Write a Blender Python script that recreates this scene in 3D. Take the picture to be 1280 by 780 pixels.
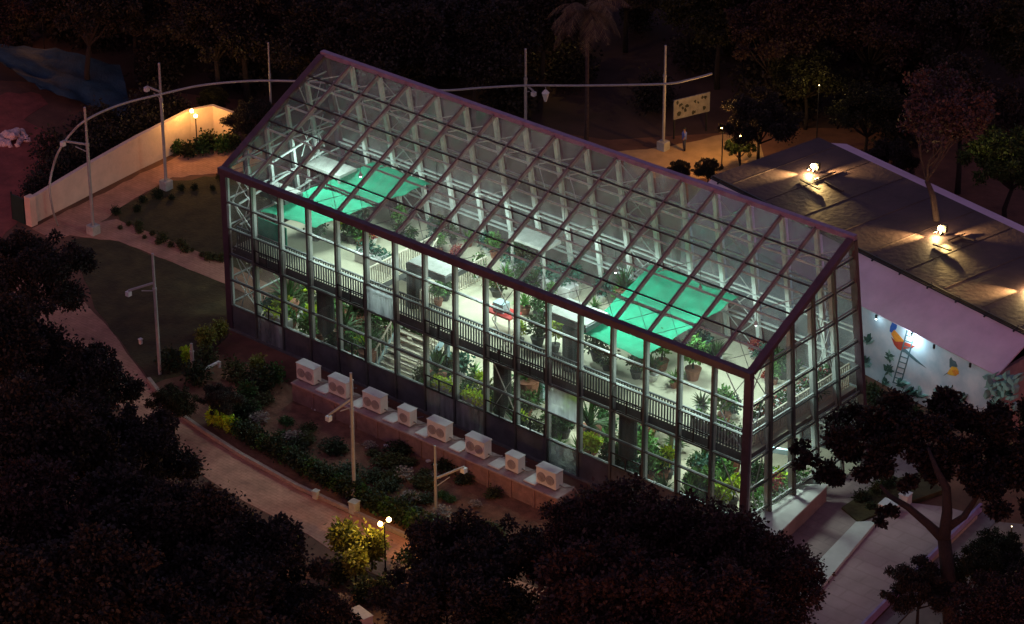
import bpy, math, random
import numpy as np
from mathutils import Vector, Matrix

for o in list(bpy.data.objects): bpy.data.objects.remove(o)
SC = bpy.context.scene
COL = SC.collection
R = math.radians

# ------------------------------------------------------------------ camera
CAM = np.array([79.6794, -75.3106, 57.4939]); YAW, PIT, ROL, FPX = -0.71117823, 0.47983441, -0.00198908, 3853.8
_d = np.array([math.sin(YAW)*math.cos(PIT), math.cos(YAW)*math.cos(PIT), -math.sin(PIT)])
_r = np.array([math.cos(YAW), -math.sin(YAW), 0.0]); _u = np.cross(_r, _d)
RT = _r*math.cos(ROL)+_u*math.sin(ROL); UP = -_r*math.sin(ROL)+_u*math.cos(ROL)
cam = bpy.data.cameras.new('camera'); camo = bpy.data.objects.new('camera', cam); COL.objects.link(camo)
camo.matrix_world = Matrix(((RT[0], UP[0], -_d[0], CAM[0]), (RT[1], UP[1], -_d[1], CAM[1]), (RT[2], UP[2], -_d[2], CAM[2]), (0, 0, 0, 1)))
cam.sensor_width = 36; cam.lens = 36*FPX/1280; cam.clip_start = 1; cam.clip_end = 2000
SC.camera = camo

def G(px, py, z=0.0):
    """ground (or height z) point surveyed from the photograph"""
    v = _d + RT*(px-640)/FPX - UP*(py-390)/FPX
    q = CAM + v*((z-CAM[2])/v[2])
    return Vector((float(q[0]), float(q[1]), z))

def xon(px, y, z):
    lo, hi = -5., 40.
    for _ in range(50):
        m_ = (lo+hi)/2; q = np.array([m_, y, z])-CAM; u = 640+FPX*(q@RT)/(q@_d)
        if u < px: lo = m_
        else: hi = m_
    return lo

# ------------------------------------------------------------------ world, sun, exposure
w = bpy.data.worlds.new('World'); SC.world = w; w.use_nodes = True
nt = w.node_tree; bg = nt.nodes['Background']
sky = nt.nodes.new('ShaderNodeTexSky'); sky.sky_type = 'NISHITA'; sky.sun_disc = False
sky.sun_elevation = R(4); sky.sun_rotation = R(150)
mx = nt.nodes.new('ShaderNodeMix'); mx.data_type = 'RGBA'; mx.blend_type = 'MULTIPLY'; mx.inputs[0].default_value = 1
nt.links.new(sky.outputs[0], mx.inputs[6]); mx.inputs[7].default_value = (1.0, 0.58, 0.95, 1)
nt.links.new(mx.outputs[2], bg.inputs[0]); bg.inputs[1].default_value = 0.088
sun = bpy.data.lights.new('sky_glow', 'SUN'); sun.energy = 0.085; sun.angle = R(40); sun.color = (1.0, 0.58, 0.66)
suno = bpy.data.objects.new('sky_glow', sun); COL.objects.link(suno); suno.rotation_euler = (R(38), 0, R(-20))
SC.view_settings.view_transform = 'Standard'; SC.view_settings.look = 'None'
SC.view_settings.gamma = 1; SC.view_settings.exposure = 0.9
SC.cycles.use_denoising = True
SC.cycles.transparent_max_bounces = 40; SC.cycles.max_bounces = 6; SC.cycles.caustics_reflective = False; SC.cycles.caustics_refractive = False
SC.cycles.sample_clamp_indirect = 4

# ------------------------------------------------------------------ materials
MATS = {}
def mat(name, col, rough=.7, metal=0., var=.25, scale=3., emit=None, estr=0., spec=.4, bump=0., island=0., col2=None, trans=0., brick=0.):
    if name in MATS: return MATS[name]
    m = bpy.data.materials.new(name); m.use_nodes = True; n = m.node_tree.nodes; l = m.node_tree.links
    b = n['Principled BSDF']; b.inputs['Roughness'].default_value = rough; b.inputs['Metallic'].default_value = metal
    b.inputs['Specular IOR Level'].default_value = spec
    tc = n.new('ShaderNodeTexCoord'); ns = n.new('ShaderNodeTexNoise'); ns.inputs['Scale'].default_value = scale
    ns.inputs['Detail'].default_value = 6; ns.inputs['Roughness'].default_value = .65
    l.new(tc.outputs['Object'], ns.inputs['Vector'])
    rp = n.new('ShaderNodeValToRGB'); rp.color_ramp.elements[0].position = .3; rp.color_ramp.elements[1].position = .72
    c2 = col2 or tuple(c*(1+var) for c in col)
    rp.color_ramp.elements[0].color = (*[c*(1-var) for c in col], 1); rp.color_ramp.elements[1].color = (*c2, 1)
    l.new(ns.outputs['Fac'], rp.inputs[0])
    out = rp.outputs[0]
    if island:
        ge = n.new('ShaderNodeNewGeometry'); hv = n.new('ShaderNodeHueSaturation')
        mr = n.new('ShaderNodeMapRange'); mr.inputs[3].default_value = 1-island; mr.inputs[4].default_value = 1+island
        l.new(ge.outputs['Random Per Island'], mr.inputs[0]); l.new(mr.outputs[0], hv.inputs['Value'])
        mh = n.new('ShaderNodeMapRange'); mh.inputs[3].default_value = .47; mh.inputs[4].default_value = .53
        l.new(ge.outputs['Random Per Island'], mh.inputs[0]); l.new(mh.outputs[0], hv.inputs['Hue'])
        l.new(out, hv.inputs['Color']); out = hv.outputs[0]
    if brick:
        br = n.new('ShaderNodeTexBrick'); br.inputs['Scale'].default_value = brick; br.inputs['Mortar Size'].default_value = .018
        br.inputs['Color1'].default_value = (1, 1, 1, 1); br.inputs['Color2'].default_value = (.78, .78, .78, 1); br.inputs['Mortar'].default_value = (.45, .42, .4, 1)
        l.new(tc.outputs['Object'], br.inputs['Vector']); mb = n.new('ShaderNodeMix'); mb.data_type = 'RGBA'; mb.blend_type = 'MULTIPLY'; mb.inputs[0].default_value = .22 if brick < 1 else .5
        l.new(out, mb.inputs[6]); l.new(br.outputs[0], mb.inputs[7]); out = mb.outputs[2]
    l.new(out, b.inputs['Base Color'])
    if bump:
        n2 = n.new('ShaderNodeTexNoise'); n2.inputs['Scale'].default_value = scale*6; n2.inputs['Detail'].default_value = 5
        l.new(tc.outputs['Object'], n2.inputs['Vector'])
        bp = n.new('ShaderNodeBump'); bp.inputs['Strength'].default_value = bump; bp.inputs['Distance'].default_value = .05
        l.new(n2.outputs['Fac'], bp.inputs['Height']); l.new(bp.outputs[0], b.inputs['Normal'])
    if emit: b.inputs['Emission Color'].default_value = (*emit, 1); b.inputs['Emission Strength'].default_value = estr
    if trans:
        # thin leaf / cloth: let part of the light through
        tr = n.new('ShaderNodeBsdfTranslucent'); l.new(out, tr.inputs[0]); ms = n.new('ShaderNodeMixShader'); ms.inputs[0].default_value = trans
        l.new(b.outputs[0], ms.inputs[1]); l.new(tr.outputs[0], ms.inputs[2]); l.new(ms.outputs[0], n['Material Output'].inputs[0])
    MATS[name] = m; return m

def glass_mat(name, tint, milk, rough=.04, gl=.9, tf=.5):
    m = bpy.data.materials.new(name); m.use_nodes = True; n = m.node_tree.nodes; l = m.node_tree.links
    n.remove(n['Principled BSDF']); out = n['Material Output']
    tr = n.new('ShaderNodeBsdfTransparent'); tr.inputs[0].default_value = (*tint, 1)
    gs = n.new('ShaderNodeBsdfGlossy'); gs.inputs['Roughness'].default_value = rough; gs.inputs[0].default_value = (gl, gl, gl, 1)
    df = n.new('ShaderNodeBsdfDiffuse'); df.inputs[0].default_value = (.75, .8, .8, 1)
    tl = n.new('ShaderNodeBsdfTranslucent'); tl.inputs[0].default_value = (.75, .8, .8, 1)
    dd = n.new('ShaderNodeMixShader'); dd.inputs[0].default_value = tf; l.new(df.outputs[0], dd.inputs[1]); l.new(tl.outputs[0], dd.inputs[2])
    lw = n.new('ShaderNodeLayerWeight'); lw.inputs[0].default_value = .5
    pw_ = n.new('ShaderNodeMath'); pw_.operation = 'POWER'; pw_.inputs[1].default_value = 4.5; l.new(lw.outputs['Facing'], pw_.inputs[0])
    fr = n.new('ShaderNodeMath'); fr.operation = 'MULTIPLY_ADD'; fr.inputs[1].default_value = .45; fr.inputs[2].default_value = .018; l.new(pw_.outputs[0], fr.inputs[0])
    m1 = n.new('ShaderNodeMixShader'); l.new(fr.outputs[0], m1.inputs[0]); l.new(tr.outputs[0], m1.inputs[1]); l.new(gs.outputs[0], m1.inputs[2])
    tc = n.new('ShaderNodeTexCoord'); ns = n.new('ShaderNodeTexNoise'); ns.inputs['Scale'].default_value = .9; ns.inputs['Detail'].default_value = 5
    l.new(tc.outputs['Object'], ns.inputs['Vector']); mr = n.new('ShaderNodeMapRange')
    mr.inputs[1].default_value = .35; mr.inputs[2].default_value = .7; mr.inputs[3].default_value = milk*.5; mr.inputs[4].default_value = milk*1.5
    oi = n.new('ShaderNodeObjectInfo'); pv = n.new('ShaderNodeMath'); pv.operation = 'MULTIPLY_ADD'; pv.inputs[1].default_value = .8; pv.inputs[2].default_value = .6; l.new(oi.outputs['Random'], pv.inputs[0]); mm = n.new('ShaderNodeMath'); mm.operation = 'MULTIPLY'; l.new(pv.outputs[0], mm.inputs[1])
    l.new(ns.outputs['Fac'], mr.inputs[0])
    mp = n.new('ShaderNodeMapping'); mp.inputs['Scale'].default_value = (3.5, .7, .7); l.new(tc.outputs['Object'], mp.inputs[0]); l.new(mp.outputs[0], ns.inputs['Vector']); l.new(mr.outputs[0], mm.inputs[0])
    m2 = n.new('ShaderNodeMixShader'); l.new(mm.outputs[0], m2.inputs[0]); l.new(m1.outputs[0], m2.inputs[1]); l.new(dd.outputs[0], m2.inputs[2])
    l.new(m2.outputs[0], out.inputs[0]); MATS[name] = m; return m

M = dict(
 soil=mat('red_soil', (.13, .055, .035), .95, scale=.5, var=.5, bump=.6, col2=(.20, .085, .05)),
 farsoil=mat('forest_floor', (.05, .025, .02), .95, scale=.3, var=.5),
 lawn=mat('lawn_green', (.05, .036, .012), .95, scale=1.2, var=.5, bump=.8),
 bed=mat('bed_soil', (.17, .075, .045), .95, scale=2, var=.5, bump=.8),
 path=mat('path_paving', (.42, .20, .135), .9, scale=1.3, var=.3, bump=.3, brick=1.6),
 kerb=mat('kerb_stone', (.30, .22, .18), .85, scale=6),
 sandpath=mat('sand_paving', (.42, .26, .12), .9, scale=1.5, var=.2),
 pave=mat('plaza_paving', (.26, .19, .18), .85, scale=.6, var=.25, bump=.2, brick=.5),
 pavep=mat('paving_pale', (.50, .50, .47), .8, scale=1.5, var=.12),
 wall=mat('wall_plaster', (.62, .44, .35), .85, scale=1.5, var=.12, bump=.2),
 cap=mat('steel_purple', (.07, .042, .058), .45, .3, scale=2, var=.3),
 steel=mat('steel_pale', (.34, .37, .36), .45, .1, scale=2.5, var=.15),
 mull=mat('steel_grey', (.075, .08, .078), .45, .3, scale=2, var=.25),
 black=mat('black_metal', (.02, .02, .022), .5, .2),
 rail=mat('rail_metal', (.07, .075, .08), .45, .4),
 palerail=mat('rail_beige', (.5, .45, .36), .6),
 slab=mat('slab_side', (.10, .10, .10), .8, scale=3),
 floor=mat('floor_tile', (.54, .50, .38), .6, scale=.6, var=.10),
 floorg=mat('floor_screed', (.46, .42, .31), .7, scale=.6, var=.25),
 dado=mat('dado_panel', (.075, .08, .088), .22, .0, scale=1.2, var=.35, spec=.6),
 cloth=mat('shade_cloth', (.02, .30, .17), .85, scale=2.5, var=.2, trans=.25),
 white=mat('white_metal', (.52, .50, .50), .5, scale=4, var=.08),
 pole=mat('pole_paint', (.30, .28, .28), .5, .2, scale=6, var=.15),
 grille=mat('grille_dark', (.16, .13, .14), .6),
 brick=mat('plinth_render', (.20, .11, .105), .9, scale=3, var=.3, bump=.5),
 blue=mat('pale_blue_steel', (.34, .46, .50), .45, .1, scale=4, var=.12),
 roofd=mat('roof_bitumen', (.042, .024, .027), .7, scale=.7, var=.35, bump=.4, spec=.35),
 skirt=mat('roof_sheet_pink', (.60, .42, .52), .55, scale=.8, var=.14),
 conc=mat('concrete', (.36, .34, .31), .9, scale=3),
 pot=mat('terracotta', (.22, .085, .05), .8, scale=8), potd=mat('dark_pot', (.06, .055, .05), .7), potw=mat('white_pot', (.6, .6, .57), .6),
 bark=mat('bark', (.025, .017, .015), .95, scale=12, var=.4, bump=.8),
 barkp=mat('bark_pale', (.06, .036, .034), .95, scale=12, var=.4, bump=.8),
 red=mat('red_paint', (.50, .04, .035), .5), tarp=mat('blue_tarpaulin', (.014, .04, .065), .6, scale=1.5, var=.4, bump=.6),
 rock=mat('white_rock', (.55, .42, .42), .9, scale=5, var=.2), skin=mat('skin', (.25, .13, .09), .6), jean=mat('dark_trousers', (.03, .03, .05), .9),
 bluecl=mat('blue_shirt', (.10, .13, .40), .9), hair=mat('hair', (.01, .01, .01), .8),
)
def leafmat(name, c, isl=.5, tr=.25): return mat(name, c, .6, scale=1.5, var=.35, island=isl, spec=.25, trans=tr)
LG = leafmat('leaf_green', (.035, .075, .02)); LD = leafmat('leaf_dark', (.027, .021, .017)); LY = leafmat('leaf_lime', (.42, .54, .03))
LR = leafmat('leaf_reddish', (.034, .018, .016)); LB = leafmat('leaf_bluegreen', (.05, .13, .09)); LO = leafmat('leaf_olive', (.022, .022, .008))
LT = leafmat('twig_pink', (.05, .025, .025), .3, 0.); LRED = leafmat('leaf_red', (.25, .03, .03))
LBR = leafmat('leaf_bright', (.10, .22, .05)); LPK = leafmat('leaf_dry_pale', (.28, .22, .2))
GR = glass_mat('roof_glass', (.90, .94, .93), .085); GW = glass_mat('wall_glass', (.93, .97, .95), .018); GF = glass_mat('frosted_glass', (.85, .95, 1), .8, .3, tf=.85)
GB = glass_mat('back_glass', (.70, .74, .73), .14)
bulbw = mat('bulb_warm', (1, .7, .3), emit=(1, .62, .22), estr=14); bulbc = mat('bulb_cool', (1, 1, 1), emit=(.85, 1, .95), estr=8)
bulbr = mat('bulb_roof', (1, .8, .4), emit=(1, .75, .35), estr=60); bulbf = mat('bulb_far', (1, .9, .7), emit=(1, .8, .5), estr=5)

# ------------------------------------------------------------------ mesh helpers
class MB:
    def __init__(s): s.v = []; s.f = []; s.m = []; s.cur = 0
    def add(s, vs, fs):
        o = len(s.v); s.v += [tuple(v) for v in vs]; s.f += [tuple(i+o for i in f) for f in fs]; s.m += [s.cur]*len(fs); return s
    def box(s, a, b):
        (x0, y0, z0), (x1, y1, z1) = a, b
        return s.add([(x0,y0,z0),(x1,y0,z0),(x1,y1,z0),(x0,y1,z0),(x0,y0,z1),(x1,y0,z1),(x1,y1,z1),(x0,y1,z1)],
              [(0,3,2,1),(4,5,6,7),(0,1,5,4),(1,2,6,5),(2,3,7,6),(3,0,4,7)])
    def bar(s, a, b, w, h, up=(0, 0, 1), off=0.):
        a = Vector(a); b = Vector(b); d = (b-a).normalized(); up = Vector(up)
        if abs(d.dot(up)) > .99: up = Vector((0, 1, 0))
        x = d.cross(up).normalized(); y = x.cross(d).normalized(); a = a+y*off; b = b+y*off
        vs = [p+x*i*w/2+y*j*h/2 for p in (a, b) for i, j in ((-1,-1),(1,-1),(1,1),(-1,1))]
        return s.add(vs, [(3,2,1,0),(4,5,6,7),(0,1,5,4),(1,2,6,5),(2,3,7,6),(3,0,4,7)])
    def tube(s, pts, rad, n=8, cap=True):
        pts = [Vector(p) for p in pts]; rad = rad if isinstance(rad, (list, tuple)) else [rad]*len(pts)
        o = []; prev = None
        for i, p in enumerate(pts):
            d = (pts[min(i+1, len(pts)-1)]-pts[max(i-1, 0)]).normalized()
            if prev is None:
                x = d.cross(Vector((0, 0, 1)));
                if x.length < .05: x = d.cross(Vector((1, 0, 0)))
            else: x = prev-d*prev.dot(d)
            x.normalize(); prev = x; y = d.cross(x)
            o += [p+(x*math.cos(2*math.pi*k/n)+y*math.sin(2*math.pi*k/n))*rad[i] for k in range(n)]
        fs = [(i*n+k, i*n+(k+1) % n, (i+1)*n+(k+1) % n, (i+1)*n+k) for i in range(len(pts)-1) for k in range(n)]
        if cap: fs += [tuple(range(n))[::-1], tuple((len(pts)-1)*n+k for k in range(n))]
        return s.add(o, fs)
    def prism(s, poly, z0, z1):
        n = len(poly); ar = sum(poly[i][0]*poly[(i+1) % n][1]-poly[(i+1) % n][0]*poly[i][1] for i in range(n))
        if ar < 0: poly = poly[::-1]
        vs = [(p[0], p[1], z0) for p in poly]+[(p[0], p[1], z1) for p in poly]
        return s.add(vs, [tuple(range(n))[::-1], tuple(range(n, 2*n))]+[(i, (i+1) % n, n+(i+1) % n, n+i) for i in range(n)])
    def ball(s, c, r, n=10, m=7, sq=(1, 1, 1)):
        vs = []; 
        for j in range(m+1):
            t = math.pi*j/m
            for k in range(n):
                p = 2*math.pi*k/n; vs.append((c[0]+r*sq[0]*math.sin(t)*math.cos(p), c[1]+r*sq[1]*math.sin(t)*math.sin(p), c[2]+r*sq[2]*math.cos(t)))
        return s.add(vs, [(j*n+k, (j+1)*n+k, (j+1)*n+(k+1) % n, j*n+(k+1) % n) for j in range(m) for k in range(n)])
    def build(s, name, mats, parent=None, smooth=False, bevel=0):
        me = bpy.data.meshes.new(name); me.from_pydata(s.v, [], s.f)
        for m_ in (mats if isinstance(mats, (list, tuple)) else [mats]): me.materials.append(m_)
        me.polygons.foreach_set('material_index', s.m)
        if smooth: me.polygons.foreach_set('use_smooth', [True]*len(s.f))
        o = bpy.data.objects.new(name, me); COL.objects.link(o); o.parent = parent
        if bevel:
            b = o.modifiers.new('bevel', 'BEVEL'); b.width = bevel; b.segments = 2
        return o

def empty(name, loc=(0, 0, 0), rz=0):
    o = bpy.data.objects.new(name, None); COL.objects.link(o); o.location = loc; o.rotation_euler = (0, 0, rz); o.empty_display_size = .2; return o
def tag(o, label=None, cat=None, group=None, kind=None):
    if label: o['label'] = label
    if cat: o['category'] = cat
    if group: o['group'] = group
    if kind: o['kind'] = kind
    return o
def kids(o): return [c for c in COL.objects if c.parent == o]
def copy_tree(o, ch):
    c = o.copy(); COL.objects.link(c)
    for k in ch:
        d = k.copy(); COL.objects.link(d); d.parent = c
    return c
def structure(name, mb, m): return tag(mb.build(name, m), kind='structure')
def lamp(kind, loc, e, col, parent=None, size=.1, rot=None, spot=None, blend=.5, name='lamp_light', sy=None):
    L = bpy.data.lights.new(name, kind); L.energy = e; L.color = col
    if kind == 'AREA':
        L.size = size
        if sy: L.shape = 'RECTANGLE'; L.size_y = sy
    else: L.shadow_soft_size = size
    if spot: L.spot_size = spot; L.spot_blend = blend
    o = bpy.data.objects.new(name, L); COL.objects.link(o); o.location = loc; o.parent = parent
    if rot: o.rotation_euler = rot
    return o

def leaf_mesh(rng, centers, radii, n, size, squash=.8, name='crown', m=None, droop=.3, shell=.55):
    """many small folded leaves scattered through clumps"""
    C = np.array(centers); Rr = np.array(radii); k = rng.choice(len(C), n, p=Rr**2/np.sum(Rr**2))
    d = rng.normal(size=(n, 3)); d /= np.linalg.norm(d, axis=1)[:, None]
    rad = Rr[k]*(shell+(1-shell)*rng.random(n)**.6)*(1+.27*rng.normal(size=n)); rad = np.abs(rad)
    P = C[k]+d*rad[:, None]*np.array([1, 1, squash])
    a = rng.normal(size=(n, 3))*.8+d; a[:, 2] -= droop; a /= np.linalg.norm(a, axis=1)[:, None]
    b = np.cross(a, rng.normal(size=(n, 3))); b /= np.linalg.norm(b, axis=1)[:, None]; nn = np.cross(a, b)
    s = size*(.6+.8*rng.random(n))[:, None]
    v = np.stack([P, P+a*s*.5+b*s*.32+nn*s*.08, P+a*s, P+a*s*.5-b*s*.32+nn*s*.08], 1).reshape(-1, 3)
    return quads(v, name, m)
def quads(v, name, m):
    v = np.asarray(v, dtype=np.float32); n = len(v)//4
    me = bpy.data.meshes.new(name); me.vertices.add(4*n); me.vertices.foreach_set('co', v.ravel())
    me.loops.add(4*n); me.loops.foreach_set('vertex_index', np.arange(4*n, dtype=np.int32))
    me.polygons.add(n); me.polygons.foreach_set('loop_start', np.arange(0, 4*n, 4, dtype=np.int32))
    me.update(calc_edges=True); me.materials.append(m)
    return me
def link(name, me, parent=None):
    o = bpy.data.objects.new(name, me); COL.objects.link(o); o.parent = parent; return o

# ------------------------------------------------------------------ SETTING: ground and paths
g = MB(); N = 60
structure('ground', MB().prism([(-260, -90), (160, -90), (160, 330), (-260, 330)], -.6, 0), M['soil'])
def sheet(name, pts, z, m, kerb=None):
    poly = [(p.x, p.y) for p in (G(*q) for q in pts)]
    return structure(name, MB().prism(poly, -.05, z), m)
def wob(pts, amp=2.0, step=12, seed=1):
    rr = random.Random(seed); o = []
    for i in range(len(pts)):
        a, b = pts[i], pts[(i+1) % len(pts)]; n = max(1, int(math.dist(a, b)/step))
        for k in range(n):
            t = k/n; j = amp if 0 < k else 0
            o.append((a[0]+(b[0]-a[0])*t+rr.uniform(-j, j), a[1]+(b[1]-a[1])*t+rr.uniform(-j, j)))
    return o
sheet('forest_floor', [(-200, -300), (1500, -300), (1500, 160), (1000, 160), (760, 175), (600, 150), (300, 125), (170, 110), (-200, 90)], .004, M['farsoil'])
sheet('lawn', wob([(146, 262), (215, 226), (330, 215), (420, 300), (300, 345), (282, 332), (150, 276)]), .008, M['lawn'])
sheet('garden_lawn', wob([(88, 300), (130, 296), (282, 352), (285, 420), (225, 470), (192, 480), (118, 385)]), .008, M['lawn'])
sheet('garden_path', wob([(60, 292), (120, 280), (146, 274), (285, 330), (345, 360), (335, 380), (282, 355), (150, 302), (100, 296)], .8), .012, M['path'])
sheet('wall_path', wob([(40, 286), (232, 190), (300, 178), (330, 200), (300, 215), (215, 222), (146, 262), (115, 288), (64, 300)], 1.2, seed=3), .016, M['path'])
sheet('lower_path', wob([(-20, 330), (60, 350), (106, 378), (140, 415), (186, 478), (215, 515), (255, 543), (300, 572), (372, 612), (450, 648), (530, 684), (700, 745), (640, 790), (515, 738), (440, 705), (385, 668), (290, 618), (210, 566), (140, 500), (95, 440), (40, 390), (-20, 372)], .8, 14, 5), .012, M['path'])
sheet('garden_bed', wob([(300, 440), (360, 500), (700, 640), (640, 700), (530, 676), (375, 603), (300, 562), (240, 510)]), .008, M['bed'])
sheet('sand_court', wob([(770, 190), (835, 184), (905, 168), (950, 178), (960, 215), (860, 225), (800, 222)], 1), .016, M['sandpath'])
sheet('rubble_track', wob([(-40, 118), (50, 118), (60, 130), (30, 150), (80, 175), (60, 230), (0, 300), (-60, 330)], 3), .012, mat('rubble_red', (.24, .06, .045), .95, scale=1, var=.4, bump=.6))
# long kerb on the upper edge of the lower path
kb = MB(); kp = [(186, 476), (215, 513), (255, 541), (300, 570), (372, 610), (450, 646), (530, 682), (600, 712)]
for a, b in zip(kp[:-1], kp[1:]): kb.bar(G(*a)+Vector((0, 0, .06)), G(*b)+Vector((0, 0, .06)), .14, .2)
structure('path_kerb', kb, M['kerb'])

# ------------------------------------------------------------------ entrance plaza (right of the glasshouse)
def block(name, pts, z, m, z0=-.05):
    return structure(name, MB().prism([(q.x, q.y) for q in (G(*p, z) for p in pts)], z0, z), m)
block('entrance_landing', [(958, 607), (1034, 606), (970, 667), (930, 702), (907, 689)], .82, M['pave'])
block('entrance_landing_top', [(956, 606), (1036, 605), (972, 668), (930, 705), (905, 690)], .88, M['pavep'], .824)
block('entrance_paving', wob([(1036, 600), (1130, 560), (1180, 590), (1100, 646), (1085, 660), (1030, 720), (960, 800), (800, 800), (900, 700), (975, 668)], .3), .12, M['pave'])
block('pale_walkway', [(1070, 652), (1096, 651), (978, 792), (935, 792)], .30, M['pavep'])
block('plaza', [(1097, 650), (1135, 628), (1185, 634), (1222, 644), (1072, 790), (1040, 822), (940, 835), (978, 793)], .16, mat('plaza_mauve', (.36, .24, .245), .85, scale=.5, var=.25, bump=.2, brick=.4))
kb = MB(); kb.bar(G(1226, 634, .2), G(1076, 786, .2), .1, .34); structure('plaza_kerb', kb, mat('kerb_violet', (.25, .17, .36), .6))
block('drain_channel', [(1228, 640), (1245, 652), (1110, 792), (1084, 788)], .02, M['grille'])
block('side_pavement', [(1246, 652), (1330, 660), (1330, 800), (1112, 793)], .08, mat('side_paving', (.20, .15, .145), .9, scale=1.2))
block('plant_bed', [(1052, 634), (1098, 604), (1150, 590), (1180, 612), (1110, 636), (1074, 652)], .2, M['lawn'])

# ------------------------------------------------------------------ GLASSHOUSE
LN, HF, HR, WT, WB, NB = 25.5, 7.0, 10.03, 5.8, 7.5, 17
BAY = LN/NB; LEV = [0, 1.12, 2.25, 3.40, 4.52, 5.66, 7.0]
def yb(z): return WB+(WT-WB)*z/HR          # back wall leans in towards the ridge
def zr(y): return HF+(HR-HF)*y/WT          # roof plane
gh = tag(empty('glasshouse', (0, 0, 0)), 'large glass greenhouse with sloping glazed roof and purple steel edges, lit from inside', 'greenhouse')
MB().box((-.12, -.12, -.1), (LN+.12, WB+.12, .10)).build('base_slab', M['slab'], gh)
MB().box((.05, .12, .104), (LN-.05, WB-.1, .14)).build('ground_floor', M['floorg'], gh)
# upper floor with an opening for the stairs
SX0, SX1, SY0, SY1, FZ = 6.75, 9.4, .9, 4.6, 3.62
uf = MB()
for (x0, x1, y0, y1) in ((.1, SX0, .22, yb(3.6)-.15), (SX1, LN-.1, .22, yb(3.6)-.15), (SX0, SX1, SY1, yb(3.6)-.15), (SX0, SX1, .22, SY0)):
    uf.cur = 0; uf.box((x0, y0, FZ-.26), (x1, y1, FZ-.012)); uf.cur = 1; uf.box((x0+.001, y0+.03, FZ-.011), (x1-.001, y1-.03, FZ))
uf.build('upper_floor', [M['slab'], M['floor']], gh)
# front wall
for i in range(NB+1):
    x = i*BAY; big = i in (0, NB)
    b = MB(); wd = .30 if big else .09
    b.cur = 0; b.box((x-wd/2, -.10, 0), (x+wd/2, .02, HF-.12)); b.cur = 1
    b.box((x-(.09 if big else .04), .021, .14), (x+(.09 if big else .04), .17, HF-.05))
    b.build('corner_post' if big else 'mullion', [M['cap'] if big else M['mull'], M['steel']], gh)
    if not big:
        pass
for z in LEV[:-1]:
    b = MB(); b.cur = 0; b.box((.1, -.085, z+.0), (LN-.1, -.002, z+.05)); b.cur = 1
    if z > 0: b.box((.1, .001, z-.005), (LN-.1, .06, z+.035))
    b.build('transom', [M['mull'], M['steel']], gh)
FROST = {(5, 3), (11, 2)}
rg = random.Random(4)
for i in range(NB):
    x0 = i*BAY+.05; x1 = (i+1)*BAY-.05
    b = MB()
    for j in range(1, 6):
        if (i, j) in FROST: MB().box((x0, -.05, LEV[j]+.05), (x1, -.035, LEV[j+1]-.0)).build('frosted_pane', GF, gh)
        else:
            b.box((x0, -.05, LEV[j]+.05), (x1, -.038, LEV[j+1]-.0))
            if (i, j+1) in FROST: b.build('front_glass', GW, gh); b = MB()
    b.build('front_glass', GW, gh)
    if i in (1, 7, 8, 11): MB().box((x0, -.05, .05), (x1, -.03, LEV[1])).build('low_glass', glass_mat('low_glass', (.5, .56, .58), .22, .12) if 'low_glass' not in MATS else MATS['low_glass'], gh)
    else: MB().box((x0, -.05, .05), (x1, -.03, LEV[1])).build('dado_panel', M['dado'], gh)
    # opening sash frames in alternate bays
    if i in (1, 4, 7, 9, 10, 13, 15):
        for zz in (LEV[1], LEV[3]+.05):
            s = MB(); zt = zz+.62
            s.box((x0, -.12, zz+.05), (x1, -.088, zz+.1)); s.box((x0, -.12, zt-.05), (x1, -.088, zt)); s.box((x0, -.12, zz+.1), (x0+.05, -.088, zt-.05)); s.box((x1-.05, -.12, zz+.1), (x1, -.088, zt-.05))
            s.box(((x0+x1)/2-.025, -.12, zz+.1), ((x0+x1)/2+.025, -.088, zt-.05))
            s.build('opening_sash', M['black'], gh)
# railings on the upper floor
def rail(parent, a, b, z0, z1, m, name='railing', sp=.13, r=.022):
    a = Vector(a); b = Vector(b); n = max(1, int((b-a).length/sp)); s = MB()
    s.bar((a.x, a.y, z1), (b.x, b.y, z1), .06, .05); s.bar((a.x, a.y, z0+.08), (b.x, b.y, z0+.08), .04, .04)
    for k in range(n+1):
        p = a.lerp(b, k/n); s.bar((p.x, p.y, z0), (p.x, p.y, z1-.03), r*2, r*2)
    return s.build(name, m, parent)
rail(gh, (.3, .27, 0), (LN-.3, .27, 0), FZ, FZ+.92, M['rail'])
rail(gh, (SX0-.05, SY0, 0), (SX0-.05, SY1+.1, 0), FZ, FZ+.9, M['palerail']); rail(gh, (SX1+.05, SY0, 0), (SX1+.05, SY1+.1, 0), FZ, FZ+.9, M['palerail'])
rail(gh, (LN-.35, .35, 0), (LN-.35, yb(3.6)-.3, 0), FZ, FZ+.95, M['palerail'])
MB().box((.1, .205, FZ-.45), (LN-.1, .219, FZ+.03)).build('slab_edge', M['rail'], gh)
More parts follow.
